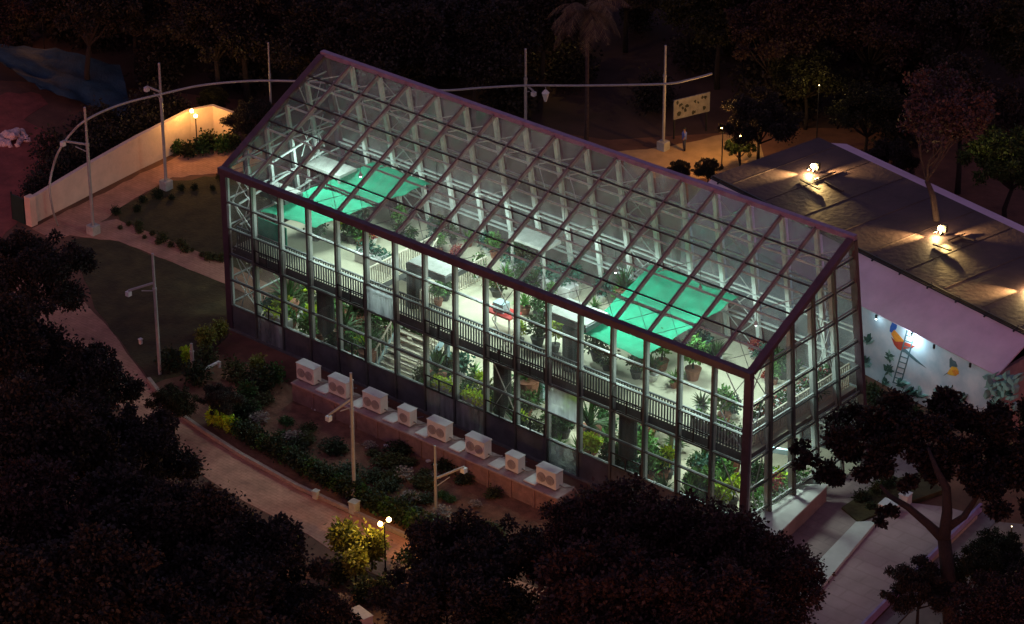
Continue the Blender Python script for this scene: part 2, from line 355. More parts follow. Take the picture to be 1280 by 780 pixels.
# eave, ridge, verge beams
s = MB(); s.box((-.17, -.2, HF-.16), (LN+.17, .07, HF+.13)); s.build('eave_beam', M['cap'], gh, bevel=.02)
s = MB(); s.box((-.15, WT-.12, HR-.08), (LN+.15, WT+.12, HR+.12)); s.build('ridge_beam', mat('steel_violet', (.18, .12, .20), .45, .2), gh, bevel=.02)
for x in (-.02, LN+.02):
    s = MB(); s.bar((x, .08, zr(.08)), (x, WT-.125, zr(WT-.125)), .3, .2); s.build('verge_beam', M['cap'], gh, bevel=.02)
    s = MB(); s.bar((x, WT+.02, HR-.1), (x, WB, 0), .28, .18); s.build('back_corner_post', [M['cap']], gh)
for i in range(1, NB):
    x = i*BAY; s = MB(); s.cur = 0; s.bar((x, .09, zr(.09)+.05), (x, WT-.13, zr(WT-.13)+.05), .055, .05); s.cur = 1
    s.bar((x, .09, zr(.09)-.06), (x, WT-.13, zr(WT-.13)-.06), .075, .165); s.build('rafter', [mat('rafter_cap', (.13, .105, .115), .5, .1), mat('rafter_grey', (.24, .19, .21), .5, .1)], gh)
YP = [WT*t for t in (.21, .42, .62, .81)]
for y in YP:
    s = MB(); s.bar((.1, y, zr(y)+.03), (LN-.1, y, zr(y)+.03), .05, .05); s.build('purlin', M['black'], gh)
for i in range(NB):
    x0 = i*BAY+.045; x1 = (i+1)*BAY-.045; s = MB()
    ys = [.08]+YP+[WT-.13]
    for a, c in zip(ys[:-1], ys[1:]): s.bar(((x0+x1)/2, a+.03, zr(a+.03)), ((x0+x1)/2, c-.03, zr(c-.03)), x1-x0, .012)
    s.build('roof_glass', GR, gh)
# cable bracing in the roof plane, low row
for i in range(NB):
    s = MB(); a = (i*BAY+.06, .15, zr(.15)-.17); b = ((i+1)*BAY-.06, YP[0]-.02, zr(YP[0])-.17); c = (i*BAY+.06, YP[0], zr(YP[0])-.17); d = ((i+1)*BAY-.06, .15, zr(.15)-.17)
    s.tube([a, b], .011, 4); s.tube([c, d], .011, 4); s.build('roof_brace', M['mull'], gh)
# back wall
for i in range(1, NB):
    x = i*BAY; s = MB(); s.bar((x, yb(.14), .14), (x, WT-.05, HR-.12), .17, .14, up=(0, 1, 0)); s.build('back_column', mat('steel_column', (.46, .5, .48), .5), gh)
BL = [0, 1.15, 2.3, 3.45, 4.8, 6.1, 7.45, 8.75]
for z in BL[1:]:
    s = MB(); s.bar((.1, yb(z)+.11, z), (LN-.1, yb(z)+.11, z), .06, .07); s.bar((.1, yb(z)-.13, z-.04), (LN-.1, yb(z)-.13, z-.04), .05, .06); s.build('back_transom', M['steel'], gh)
for i in range(NB):
    x0 = i*BAY+.1; x1 = (i+1)*BAY-.1; s = MB()
    for a, c in zip(BL, BL[1:]+[HR-.1]): s.bar(((x0+x1)/2, yb(a+.05)+.13, a+.05), ((x0+x1)/2, yb(c-.05)+.13, c-.05), x1-x0, .012, up=(0, 1, 0))
    s.build('back_glass', GB, gh)
    if i in (2, 10, 13):
        s = MB()
        for a, c in zip(BL[3:], BL[4:]+[HR-.2]):
            s.tube([(x0, yb(a)-.1, a), (x1, yb(c)-.1, c)], .022, 5); s.tube([(x1, yb(a)-.1, a), (x0, yb(c)-.1, c)], .022, 5)
        s.build('cross_brace', M['steel'], gh)
# ties from the back columns to the rafters
for i in range(1, NB):
    s = MB(); x = i*BAY; s.tube([(x, yb(8.2), 8.2), (x+BAY*.9, WT-1.1, zr(WT-1.1)-.18)], .018, 5); s.build('roof_tie', M['steel'], gh)
for y in YP:
    s = MB(); s.bar((.12, y-.12, zr(y-.12)-.22), (LN-.12, y-.12, zr(y-.12)-.22), .05, .07); s.build('inner_purlin', MATS['steel_column'], gh)
for i in range(NB):
    a, b = i*BAY+.05, (i+1)*BAY-.05; s = MB()
    s.tube([(a, YP[3], zr(YP[3])-.24), (b, WT-.3, zr(WT-.3)-.24)], .02, 5)
    if i % 3 == 1: s.tube([(a, YP[1], zr(YP[1])-.24), (b, YP[2], zr(YP[2])-.24)], .02, 5)
    if i in (1, 2, 8, 9): s.tube([(b, YP[2], zr(YP[2])-.24), (a, YP[3], zr(YP[3])-.24)], .02, 5)
    s.build('roof_truss', MATS['steel_column'], gh)
# end walls
for X, sg in ((0., -1), (LN, 1)):
    for k in range(1, 5):
        t = k/5; yt = WT*t; y0 = WB*t; s = MB(); s.cur = 0
        s.bar((X+sg*.06, y0, 0), (X+sg*.06, yt, zr(yt)-.1), .10, .11, up=(1, 0, 0)); s.cur = 1
        s.bar((X-sg*.09, y0, .14), (X-sg*.09, yt, zr(yt)-.17), .13, .16, up=(1, 0, 0))
        s.build('end_mullion', [M['mull'], M['steel']], gh)
    for z in LEV[1:]+[8.2, 9.2]:
        y0 = 0 if z <= HF-.3 else (z-HF)/(HR-HF)*WT+.1
        if z == 7.0: y0 = .1
        s = MB(); s.cur = 0; s.bar((X+sg*.055, y0+.1, z), (X+sg*.055, yb(z)-.1, z), .05, .05); s.cur = 1; s.bar((X-sg*.01, y0+.1, z+.07), (X-sg*.01, yb(z)-.1, z+.07), .05, .04)
        s.build('end_transom', [M['mull'], M['steel']], gh)
    for k in range(5):
        s = MB(); q0 = k/5+.008; q1 = (k+1)/5-.008; xx = X+sg*.035
        vs = [(xx, WB*q0, .12), (xx, WB*q1, .12), (xx, WT*q1, zr(WT*q1)-.12), (xx, WT*q0, zr(WT*q0)-.12)]
        s.add(vs+[(v[0]+sg*.012, v[1], v[2]) for v in vs], [(0,1,2,3), (7,6,5,4), (0,4,5,1), (1,5,6,2), (2,6,7,3), (3,7,4,0)]); s.build('end_glass', GW, gh)
    for (y0, z0, y1, z1) in ((.2, 3.5, 1.25, 5.6), (.2, 5.6, 1.25, 7.1), (.2, .3, 1.3, 3.3), (4.1, 6.2, 5.4, 9.2), (4.1, 4.6, 5.4, 7.6)):
        s = MB(); s.tube([(X-sg*.2, y0, z0), (X-sg*.2, y1, z1)], .02, 5); s.tube([(X-sg*.2, y1, z0), (X-sg*.2, y0, z1)], .02, 5); s.build('cross_brace', M['steel'], gh)
# front bay wind braces
for (i, z0, z1) in ((0, 5.66, 6.85), (0, 4.5, 5.66), (0, 2.25, 3.4), (0, 1.15, 2.25), (9, 5.0, 6.85), (9, 3.4, 5.0), (9, 1.2, 3.3), (16, 5.0, 6.9), (16, 3.4, 5.0), (16, 1.2, 3.3)):
    s = MB(); a = i*BAY+.12; b = (i+1)*BAY-.12; s.tube([(a, .24, z1), (b, .24, z0)], .022, 5); s.tube([(b, .24, z1), (a, .24, z0)], .016, 5); s.build('cross_brace', M['steel'], gh)
# left end truss frame seen through the first bays
for k in range(4):
    z = 4.6+k*.9
    s = MB(); s.bar((.35, .4, z), (.35, WT-.6, z+.6), .06, .06); s.build('end_truss', M['steel'], gh)

# stairs (go up towards the back)
st = MB(); n = 18
for k in range(n):
    z = .14+(FZ-.14)*(k+1)/n; y = SY0+.0+(SY1-SY0)*k/n; st.box((SX0+.3, y, z-.05), (SX1-.3, y+.26, z))
stairs = st.build('staircase', M['palerail'], gh)
s = MB()
for x in (SX0+.25, SX1-.25):
    s.bar((x, SY0-.1, .2), (x, SY1, FZ-.08), .06, .28)
s.build('stair_stringer', M['blue'], stairs)
for x in (SX0+.27, SX1-.27):
    s = MB(); s.bar((x, SY0, .14+.95), (x, SY1, FZ+.95), .05, .05)
    for k in range(n): y = SY0+(SY1-SY0)*(k+.5)/n; z = .14+(FZ-.14)*(k+.5)/n; s.bar((x, y, z), (x, y, z+.93), .03, .03)
    s.build('stair_railing', M['palerail'], stairs)
# pale blue steel struts under the floor
for (xa, xb) in ((9.6, 13.4), (20.6, 25.0)):
    s = MB(); s.bar((xa, 2.2, 1.9), (xb, 3.4, 2.2), .12, .2); s.bar((xa, 2.2, 2.9), (xa+1.6, 2.5, 1.95), .1, .1); s.bar((xa, 2.2, .14), (xa, 2.2, 3.3), .16, .16); s.bar((xb, 3.4, .14), (xb, 3.4, 3.3), .16, .16); s.build('floor_strut', M['blue'], gh)
# ventilation housings: flat white canopy over a dark duct
canm = mat('canopy_top', (.30, .31, .29), .7)
for (x, y, dx) in ((.98, 2.1, None), (9.95, 1.35, 518), (16.45, 1.7, 713)):
    s = MB(); h_ = 1.0 if dx else .7; v_ = .7 if dx else .5; s.box((x-h_, y-v_, 5.40), (x+h_, y+v_, 5.62)); s.cur = 1; s.box((x-h_+.05, y-v_+.05, 5.621), (x+h_-.05, y+v_-.05, 5.68)); c = s.build('duct_canopy', [M['rail'], canm], gh, bevel=.01)
    if dx: dx = xon(dx, 1.1, 4.5); s = MB(); s.tube([(dx, 1.1, FZ), (dx, 1.1, 5.34)], .3, 14); s.build('duct', M['black'], c, smooth=False)
for px in (407, 628, 785):
    x = xon(px, .8, 2); s = MB(); s.tube([(x, .8, .9), (x, .8, 1.3), (x, .8, 3.34)], [.16, .34, .34], 14); s.build('dark_column', M['black'], gh)
for (cx, cy, cz, hx) in ((1.1, 4.8, 5.7, .95), (11.3, 5.4, 5.5, .9)):
    s = MB(); s.box((cx-hx, cy-.5, cz), (cx+hx, cy+.5, cz+.12)); s.bar((cx-hx+.1, cy-.4, FZ), (cx-hx+.1, cy-.4, cz), .08, .08); s.bar((cx+hx-.1, cy-.4, FZ), (cx+hx-.1, cy-.4, cz), .08, .08); s.build('rear_canopy', canm, gh)
# interior lights
ORDS = ['first', 'second', 'third', 'fourth', 'fifth', 'sixth', 'seventh', 'eighth', 'ninth']
for k in range(8):
    x = 1.7+k*3.16; y = 2.6 if k % 2 else 3.5; z = 7.35
    t = tag(empty('pendant_light', (x, y, 0)), 'small bright pendant lamp under the glass roof, %s from the left end' % ORDS[k], 'lamp', 'pendant lamps under the greenhouse roof')
    MB().tube([(0, 0, z+.1), (0, 0, zr(y)-.16)], .012, 5).build('cord', M['black'], t)
    MB().tube([(0, 0, z-.05), (0, 0, z+.1)], [.09, .03], 10).build('shade', M['white'], t)
    MB().tube([(0, 0, z-.12), (0, 0, z-.052)], .03, 8).build('bulb', bulbc, t)
    lamp('SPOT', (0, 0, z-.13), 350, (.80, 1, .92), t, .3, spot=R(172), blend=.35)
for k in range(9):
    x = 1.6+k*2.8
    t = tag(MB().box((x-.6, 3.0, FZ-.34), (x+.6, 3.12, FZ-.27)).build('ceiling_light', bulbc), 'white tube light under the upper floor, %s from the left end' % ['first','second','third','fourth','fifth','sixth','seventh','eighth','ninth'][k], 'lamp', 'tube lights on the ground floor ceiling')
    if SX0 < x < SX1: t.location.y = 1.95
    lamp('AREA', (x, 3.05, FZ-.4), 66, (.84, 1, .92), t, 1.1, sy=.3)

# shade cloths
def cloth(pts, zs, label):
    c = [G(p[0], p[1], z) for p, z in zip(pts, zs)]; vs = []; n = 14
    for i in range(n+1):
        for j in range(n+1):
            u, v = i/n, j/n; p = c[0]*(1-u)*(1-v)+c[1]*u*(1-v)+c[2]*u*v+c[3]*(1-u)*v
            vs.append((p.x, min(p.y, 6.3), p.z-.22*math.sin(math.pi*u)*math.sin(math.pi*v)+.05*math.sin(u*11+v*6)*math.sin(v*8)+.02*math.sin(u*23)))
    s = MB(); m_ = len(vs); s.add(vs+[(a, b, c_-.012) for a, b, c_ in vs], [(i*(n+1)+j, (i+1)*(n+1)+j, (i+1)*(n+1)+j+1, i*(n+1)+j+1) for i in range(n) for j in range(n)]+[(m_+i*(n+1)+j+1, m_+(i+1)*(n+1)+j+1, m_+(i+1)*(n+1)+j, m_+i*(n+1)+j) for i in range(n) for j in range(n)])
    o = s.build('shade_cloth', M['cloth'], smooth=True); tag(o, label, 'shade cloth', 'green shade cloths under the glass roof')
cloth([(325, 264), (397, 232), (468, 256), (395, 284)], [5.2, 5.45, 5.45, 5.2], 'bright green shade cloth at the left end, the half nearer the front eave')
cloth([(400, 231), (467, 202), (542, 228), (471, 255)], [5.45, 5.78, 5.78, 5.45], 'bright green shade cloth at the left end, the half nearer the back wall')
cloth([(729, 417), (771, 372), (868, 407), (803, 448)], [5.15, 5.45, 5.45, 5.15], 'bright green shade cloth in the right half, near the front eave')
cloth([(774, 371), (814, 330), (931, 366), (871, 406)], [5.45, 5.8, 5.8, 5.45], 'bright green shade cloth in the right half, near the back wall')
fl = MB(); fl.box((1.15, .60, 4.1), (2.7, .63, 5.1)); tag(fl.build('shade_curtain', mat('cloth_deep', (.012, .20, .12), .9, trans=.15)), 'dark green curtain hanging below the left shade cloth', 'curtain')

# ------------------------------------------------------------------ plants
def make_bush(seed, m, r=.35, h=.6, n=260, size=.13, pot=None, ph=.3, stem=False):
    rng = np.random.default_rng(seed); cs = []; rs = []
    for k in range(6):
        a = rng.uniform(0, 6.28); d = r*.5*rng.random(); cs.append((d*math.cos(a), d*math.sin(a), ph+h*(.45+.4*rng.random()))); rs.append(r*rng.uniform(.5, .75))
    o = empty('potted_plant' if pot else 'shrub')
    link('foliage', leaf_mesh(rng, cs, rs, n, size, 1, 'foliage', m), o)
    if pot: MB().tube([(0, 0, 0), (0, 0, ph*.85), (0, 0, ph)], [r*.38, r*.55, r*.6], 12).build('pot', pot, o)
    s = MB(); s.tube([(0, 0, ph*.9 if pot else 0), (0.02, 0, ph+h*.6)], [.03, .015], 5); s.build('stem', M['bark'], o)
    return o
def make_spiky(seed, m, r=.5, h=.7, n=34, pot=None, ph=.28, w_=.05):
    rng = np.random.default_rng(seed); V = []
    for k in range(n):
        a = rng.uniform(0, 6.28); e = rng.uniform(.25, 1.45); L_ = r*rng.uniform(.7, 1.1)+h*.3*math.sin(e)
        d = np.array([math.cos(a)*math.cos(e), math.sin(a)*math.cos(e), math.sin(e)]); sd = np.array([-math.sin(a), math.cos(a), 0])
        p = np.array([0, 0, ph+.05]); W = w_
        for q in range(3):
            p2 = p+d*L_/3; w2 = W*(.95-.42*q) if q < 2 else .005
            V += [p-sd*W, p+sd*W, p2+sd*w2, p2-sd*w2]; p = p2; W = w2; d = d+np.array([0, 0, -.28]); d /= np.linalg.norm(d)
    o = empty('spiky_plant'); link('foliage', quads(V, 'foliage', m), o)
    if pot: MB().tube([(0, 0, 0), (0, 0, ph*.85), (0, 0, ph)], [r*.32, r*.45, r*.5], 12).build('pot', pot, o)
    return o
PRO = {}
def proto(key, fn):
    o = fn(); PRO[key] = (o, kids(o), [False])
proto('bush', lambda: make_bush(1, leafmat('leaf_indoor', (.04, .085, .03)), .4, .65, 420, pot=M['potd']))
proto('bright', lambda: make_bush(2, LBR, .36, .8, 420, pot=M['pot']))
proto('teal', lambda: make_bush(3, LB, .42, .55, 420, size=.15, pot=M['potw']))
proto('lime', lambda: make_bush(4, LY, .3, .85, 300, size=.14, pot=M['potd']))
proto('olive', lambda: make_bush(5, leafmat('leaf_indoor_olive', (.07, .08, .03)), .45, .5, 420, pot=M['potd']))
proto('spiky', lambda: make_spiky(6, LBR, pot=M['pot']))
proto('fern', lambda: make_spiky(7, LG, .6, .5, 44, pot=M['potw'], w_=.07))
proto('redb', lambda: make_bush(8, LRED, .32, .4, 300, size=.1, pot=M['potw']))
proto('palm', lambda: make_spiky(9, LG, .8, 1.3, 40, pot=M['pot'], ph=.9, w_=.06))
DESC = dict(bush=('round dark green shrub in dark pot', 'shrub'), bright=('bright leafy plant in terracotta pot', 'potted plant'), teal=('blue green plant in white pot', 'potted plant'),
 lime=('tall yellow green plant in dark pot', 'potted plant'), olive=('low olive green bush in dark pot', 'potted plant'), spiky=('spiky plant in terracotta pot', 'potted plant'),
 fern=('arching green fern in white pot', 'fern'), redb=('small red leaved plant in white pot', 'potted plant'), palm=('arching palm in terracotta pot', 'palm'))
used_labels = set()
def ordw(n):
    T = ['', '', 'twenty', 'thirty', 'forty', 'fifty', 'sixty', 'seventy', 'eighty', 'ninety']
    U = ['', 'first', 'second', 'third', 'fourth', 'fifth', 'sixth', 'seventh', 'eighth', 'ninth', 'tenth', 'eleventh', 'twelfth', 'thirteenth', 'fourteenth', 'fifteenth', 'sixteenth', 'seventeenth', 'eighteenth', 'nineteenth']
    return U[n] if n < 20 else (T[n//10][:-1]+'ieth' if n % 10 == 0 else T[n//10]+'-'+U[n % 10])
ORD = ['first', 'second', 'third', 'fourth', 'fifth', 'sixth', 'seventh', 'eighth', 'ninth', 'tenth', 'eleventh', 'twelfth', 'thirteenth', 'fourteenth', 'fifteenth', 'sixteenth', 'seventeenth']
def put(key, x, y, z, sc, rz, label, group, cat=None):
    o, ch, fl_ = PRO[key]
    c = copy_tree(o, ch) if fl_[0] else o
    fl_[0] = True
    c.location = (x, y, z); c.rotation_euler = (0, 0, rz); c.scale = (sc,)*3 if not isinstance(sc, tuple) else sc
    tag(c, label, cat or DESC[key][1], group); return c
def place_in(key, x, y, z, sc, storey):
    bay = min(16, max(0, int(x/BAY))); row = 'near glass' if y < 1.6 else ('mid floor' if y < 3.4 else 'at back')
    lab = '%s, %s floor, %s front bay, %s' % (DESC[key][0], storey, ORD[bay], row)
    if lab in used_labels: return
    used_labels.add(lab); put(key, x, y, z, sc, random.uniform(0, 6), lab, 'plants on the %s floor of the greenhouse' % storey)
random.seed(11)
FIX = [('lime', 430, 300, .9), ('bush', 440, 303, 1.1), ('spiky', 452, 306, 1.0), ('redb', 467, 304, .8), ('bright', 548, 382, .9), ('bush', 557, 375, .8), ('olive', 621, 370, 1.0), ('olive', 636, 382, 1.0),
 ('spiky', 656, 392, 1.0), ('bush', 673, 398, .95), ('bush', 672, 432, 1.2), ('lime', 651, 430, .8), ('lime', 694, 440, 1.1), ('bush', 746, 450, 1.1), ('olive', 759, 462, .9), ('bush', 795, 472, 1.0), ('fern', 815, 474, 1.0),
 ('bright', 827, 462, 1.3), ('spiky', 843, 484, .8), ('bright', 866, 474, 1.5), ('fern', 877, 515, .8), ('bright', 905, 528, 1.2), ('teal', 915, 522, .8), ('teal', 420, 262, 1), ('bright', 600, 345, .8), ('fern', 590, 352, .9), ('palm', 780, 385, .9),
 ('redb', 830, 440, 1.1), ('spiky', 868, 425, 1.0), ('redb', 918, 425, 1.0), ('bush', 395, 300, 1), ('olive', 470, 262, 1), ('bright', 500, 290, 1), ('palm', 880, 380, .9)]
for k, px, py, sc in FIX:
    p = G(px, py, FZ)
    if .5 < p.y < 6.5 and .5 < p.x < 25: place_in(k, p.x, p.y, FZ, sc, 'upper')
keys = ['bush', 'bright', 'teal', 'olive', 'spiky', 'fern', 'redb', 'bush']
for i in range(70):                                   # rows of pots towards the back of the upper floor
    x = random.uniform(1, 25); y = random.choice((4.9, 5.7, 6.2))+random.uniform(-.2, .2)
    if SX0-.4 < x < SX1+.4 and y < SY1+.4: continue
    place_in(random.choice(keys), x, y, FZ, random.uniform(.6, 1.0), 'upper')
for i in range(170):                                   # planting on the ground floor
    x = random.uniform(.7, 25); y = random.choice((.7, .8, 1.3, 1.9, 2.6, 3.4))+random.uniform(-.2, .3)
    if SX0 < x < SX1 and SY0-.2 < y < SY1: continue
    place_in(random.choice(['bush', 'bright', 'fern', 'bush', 'teal', 'spiky', 'lime', 'olive', 'palm']), x, y, .14, random.uniform(.8, 1.25), 'ground')
# lime hedges in troughs by the glass
def trough(x0, x1, y, z, m, lab, h=.28, n=500, tm=None):
    t = tag(empty('planter_trough', (x0, y, z)), lab, 'planter'); L_ = x1-x0
    s = MB(); s.box((0, -.18, -z+.14 if z < 2 else 0), (L_, .18, .4)); s.build('trough', tm or M['conc'], t, bevel=.015)
    rng = np.random.default_rng(int(x0*10)); k = max(2, int(L_/.28))
    link('foliage', leaf_mesh(rng, [(.14+.27*i, 0, .46) for i in range(k)], [.2]*k, n, .12, .8, 'foliage', m), t)
trough(10.6, 11.85, .4, .85, LY, 'concrete planter of bright lime leaves behind the eighth ground floor bay')
trough(12.1, 13.35, .4, .85, LY, 'concrete planter of bright lime leaves behind the ninth ground floor bay')
trough(1.7, 2.9, .4, .8, LY, 'concrete planter of lime leaves near the left end of the ground floor', n=200)
trough(22.6, 25.0, .75, FZ, LBR, 'concrete planter of mixed greenery at the entrance end of the upper floor', tm=M['white'])
t = tag(empty('planter_box', (24.75, 1.2, FZ)), 'long white planter of red and green plants along the entrance end upstairs', 'planter')
MB().box((-.3, 0, 0), (.3, 4.6, .75)).build('box', M['white'], t, bevel=.02)
rng = np.random.default_rng(5); link('foliage', leaf_mesh(rng, [(0, .3+.45*i, .9) for i in range(10)], [.26]*10, 900, .13, .8, 'foliage', LG), t); link('flowers', leaf_mesh(rng, [(0, .5+.9*i, .95) for i in range(5)], [.2]*5, 300, .1, .8, 'flowers', LRED), t)
t = tag(empty('planter_box', (24.9, 1.0, .14)), 'planter with red and bright green leaves at the entrance end, ground floor', 'planter')
MB().box((-.3, 0, 0), (.3, 3.6, .6)).build('box', M['conc'], t, bevel=.02)
link('foliage', leaf_mesh(rng, [(0, .3+.42*i, .9) for i in range(8)], [.36]*8, 900, .15, .8, 'foliage', LBR), t); link('flowers', leaf_mesh(rng, [(0, 1.4, 1.1), (0, 1.7, 1.2)], [.25]*2, 260, .12, .8, 'flowers', LRED), t)
# red topped display table and white raised bed
p = G(628, 412, FZ); t = tag(empty('display_table', (p.x, p.y, FZ)), 'red topped display table with white legs in the middle of the upper floor', 'table')
s = MB(); s.box((-.65, -.35, .72), (.65, .35, .8)); s.build('table_top', M['red'], t)
for a in (-.58, .58):
    for b in (-.28, .28): MB().box((a-.03, b-.03, 0), (a+.03, b+.03, .72)).build('leg', M['white'], t)
s = MB(); s.box((-.3, -.2, .801), (.2, .2, 1.15)); tag(s.build('display_case', M['blue']), 'pale blue box standing on the red display table', 'box').location = (p.x, p.y, FZ)
for (x0, x1, y0, y1, lab) in ((4.6, 7.4, 2.4, 3.0, 'white raised bed on the upper floor left of the stairs'), (9.7, 13.2, 5.2, 5.8, 'white raised bed along the back of the upper floor, centre'), (15.2, 19, 5.4, 5.9, 'white raised bed along the back of the upper floor, right of centre')):
    if x1 > SX0 and y0 < SY1: x1 = SX0-.2
    t = tag(empty('raised_bed', (x0, y0, FZ)), lab, 'planter'); MB().box((0, 0, 0), (x1-x0, y1-y0, .5)).build('box', M['white'], t, bevel=.02)
    k = int((x1-x0)/.4); link('foliage', leaf_mesh(rng, [(.2+.4*i, .3, .6) for i in range(k)], [.24]*k, 120*k, .12, .7, 'foliage', LB), t)

# ------------------------------------------------------------------ AC units on their plinth
pw = [G(365, 478, .8), G(712, 614, .8)]; XA, YA = pw[0].x, pw[0].y-.0
XB = pw[1].x
t = tag(empty('service_plinth', (0, 0, 0)), 'long low reddish plinth in front of the greenhouse carrying the air conditioners', 'plinth')
s = MB(); s.box((XA, YA, -.1), (XB, YA+.95, .74)); s.build('wall', M['brick'], t); s = MB(); s.box((XA-.03, YA-.04, .741), (XB, YA+.98, .8)); s.build('coping', mat('coping', (.30, .2, .2), .85, scale=4), t)
for k in range(1, 12):
    x = XA+(XB-XA)*k/12; MB().box((x-.05, YA-.045, 0), (x+.05, YA-.001, .74)).build('buttress', M['brick'], t)
def make_ac(w_, h_, d_):
    o = empty('air_conditioner'); s = MB(); s.box((-w_/2, -d_/2, .06), (w_/2, d_/2, h_)); s.build('casing', M['white'], o, bevel=.02)
    s = MB(); s.box((-w_/2-.015, -d_/2-.015, h_+.001), (w_/2+.015, d_/2+.015, h_+.03)); s.build('lid', M['white'], o, bevel=.008)
    for fx in ((-.22, .22) if w_ > .75 else (0,)):
        s = MB(); c = (fx*w_, -d_/2-.012, h_*.53)
        s.tube([(c[0], -d_/2-.001, c[2]), (c[0], -d_/2-.03, c[2])], .19*min(1, h_/.6), 18); s.build('fan_grille', mat('grille_mid', (.27, .24, .25), .6), o)
        s = MB()
        for q in range(5): a = q*math.pi/5; s.bar((c[0]-.18*math.cos(a), -d_/2-.036, c[2]-.18*math.sin(a)), (c[0]+.18*math.cos(a), -d_/2-.036, c[2]+.18*math.sin(a)), .012, .008)
        s.build('fan_guard', mat('grille_mid', (.27, .24, .25), .6), o)
    for fx in (-.35, .35): MB().box((fx*w_-.03, -d_/2, 0), (fx*w_+.03, d_/2, .055)).build('foot', M['grille'], o)
    MB().tube([(w_/2, 0, .2), (w_/2+.15, .1, .1), (w_/2+.3, .45, .05), (w_/2+.45, .6, -.35), (w_/2+.6, 1.5, -.55)], .025, 6).build('pipe', M['grille'], o)
    return o
big = make_ac(.92, .72, .42); small = make_ac(.62, .66, .40); kb_, ks_ = kids(big), kids(small); fb = fs_ = True
for i, (px, py, sm) in enumerate([(386, 487, 0), (426, 505, 0), (469, 523, 0), (509, 539, 1), (550, 558, 0), (598, 578, 0), (644, 596, 1), (687, 613, 0)]):
    if sm: o = small if fs_ else copy_tree(small, ks_); fs_ = False
    else: o = big if fb else copy_tree(big, kb_); fb = False
    o.location = (xon(px, YA+.5, 1.2), YA+.5, .8)
    tag(o, '%s white air conditioner outdoor unit, %s from the left on the plinth' % ('small' if sm else 'wide', ORD[i]), 'air conditioner', 'air conditioners along the greenhouse front')
for i, px in enumerate([405, 447, 489, 530, 572, 621, 666]):
    q = Vector((xon(px+3, YA+.46, .85), 0, 0)); s = MB(); s.box((-.27, -.34, 0), (.27, .34, .05)); o = s.build('plinth_cover', M['white'], bevel=.01); o.location = (q.x, YA+.46, .81)
    tag(o, 'flat white cover slab on the plinth between air conditioners, %s from the left' % ORD[i], 'cover slab', 'cover slabs between the air conditioners')

# ------------------------------------------------------------------ poles
def pole(px, py, h, arm, lab, foot=True, r=.07, az=None, cat='pole', base=None):
    q = base or G(px, py); t = tag(empty('cable_pole', q), lab, cat, 'tall grey poles around the greenhouse')
    MB().tube([(0, 0, 0), (0, 0, h*.72), (0, 0, h*.72+.01), (0, 0, h)], [r, r, r*.8, r*.72], 12).build('shaft', M['pole'], t)
    MB().tube([(0, 0, h*.70), (0, 0, h*.72)], r*1.25, 12).build('collar', M['pole'], t)
    if foot:
        MB().prism([(-.22, -.22), (.22, -.22), (.22, .22), (-.22, .22)], -.05, .42).build('foot_block', M['conc'], t, bevel=.03)
    if arm:
        d = RT*arm[0]/33.5; a = Vector((float(d[0]), float(d[1]), arm[1]/29.7)); z = arm[2]
        e = Vector((0, 0, z))+a
        s = MB(); s.bar((0, 0, z), e, .07, .07); s.bar((0, 0, z-.35), Vector((0, 0, z-.35)).lerp(e, .5), .03, .03); ar = s.build('arm', M['pole'], t)
        MB().box((e.x-.09, e.y-.09, e.z-.22), (e.x+.09, e.y+.09, e.z-.036)).build('fixture', M['white'], ar)
    return t
pole(117, 292, 5.85, (-34, 5, 4.15), 'grey pole with a left side arm at the near end of the plaster wall')
pole(208, 236, 5.95, (-20, 8, 4.6), 'tall grey pole with a short arm and white foot beside the plaster wall')
pole(200, 468, 5.25, (-34, -10, 4.0), 'grey pole with a left arm standing in the garden lawn', False)
pole(443, 622, 5.15, (-28, -20, 4.1), 'grey pole with a drooping arm in front of the third air conditioner')
pole(545, 640, 2.75, (34, 14, 1.4), 'short dark post with an arm rising right, in front of the air conditioner plinth', False, .055)
pole(241, 462, 1.15, None, 'short grey stub post beside the garden bushes', False, .08)
pole(829, 187, 5.05, None, 'thin grey pole with a white foot block by the orange lit court')
pole(657, 190, 5.0, (12, -10, 3.3), 'thin grey pole behind the middle of the glasshouse ridge')
pole(341, 190, 5.3, None, 'thin dark pole behind the left gable of the glasshouse', False, .05)
pole(521, 172, 2.6, None, 'short pole tip showing over the ridge near the left gable', False, .05, base=G(521, 175))
s = MB(); a = G(247, 466, .35); b = G(274, 452, .5); s.bar(a, b, .08, .08); s.bar(b, b-Vector((0, 0, .25)), .1, .1); s.bar(a, Vector((a.x, a.y, 0)), .07, .07)
tag(s.build('bench_arm', M['white']), 'white angled metal arm lying beside the stub post', 'metal arm')
# strung hose / cable over the poles
pts = [(72, 282, .1), (66, 262, 1.2), (62, 235, 2.2), (66, 210, 3.0), (74, 188, 3.9), (88, 168, 4.5), (108, 150, 5.25), (150, 131, 5.1), (205, 117, 5.0), (250, 107, 5), (300, 102, 5), (341, 101, 5), (400, 103, 5), (470, 110, 5), (552, 113, 5), (600, 110, 4.9), (658, 107, 4.6), (730, 107, 4.4), (829, 105, 4.2), (860, 100, 4.2), (890, 92, 4.3)]
P3 = [G(x, y, z) for x, y, z in pts]; sm = []
for i in range(len(P3)-1):
    p0, p1, p2, p3 = P3[max(i-1, 0)], P3[i], P3[i+1], P3[min(i+2, len(P3)-1)]
    for k in range(6):
        u = k/6; sm.append(.5*((2*p1)+(p2-p0)*u+(2*p0-5*p1+4*p2-p3)*u*u+(3*p1-p0-3*p2+p3)*u**3))
s = MB(); s.tube(sm+[P3[-1]], .05, 8); tag(s.build('overhead_cable', M['pole'], smooth=True), 'thick pale cable arching over the poles behind the glasshouse', 'cable')
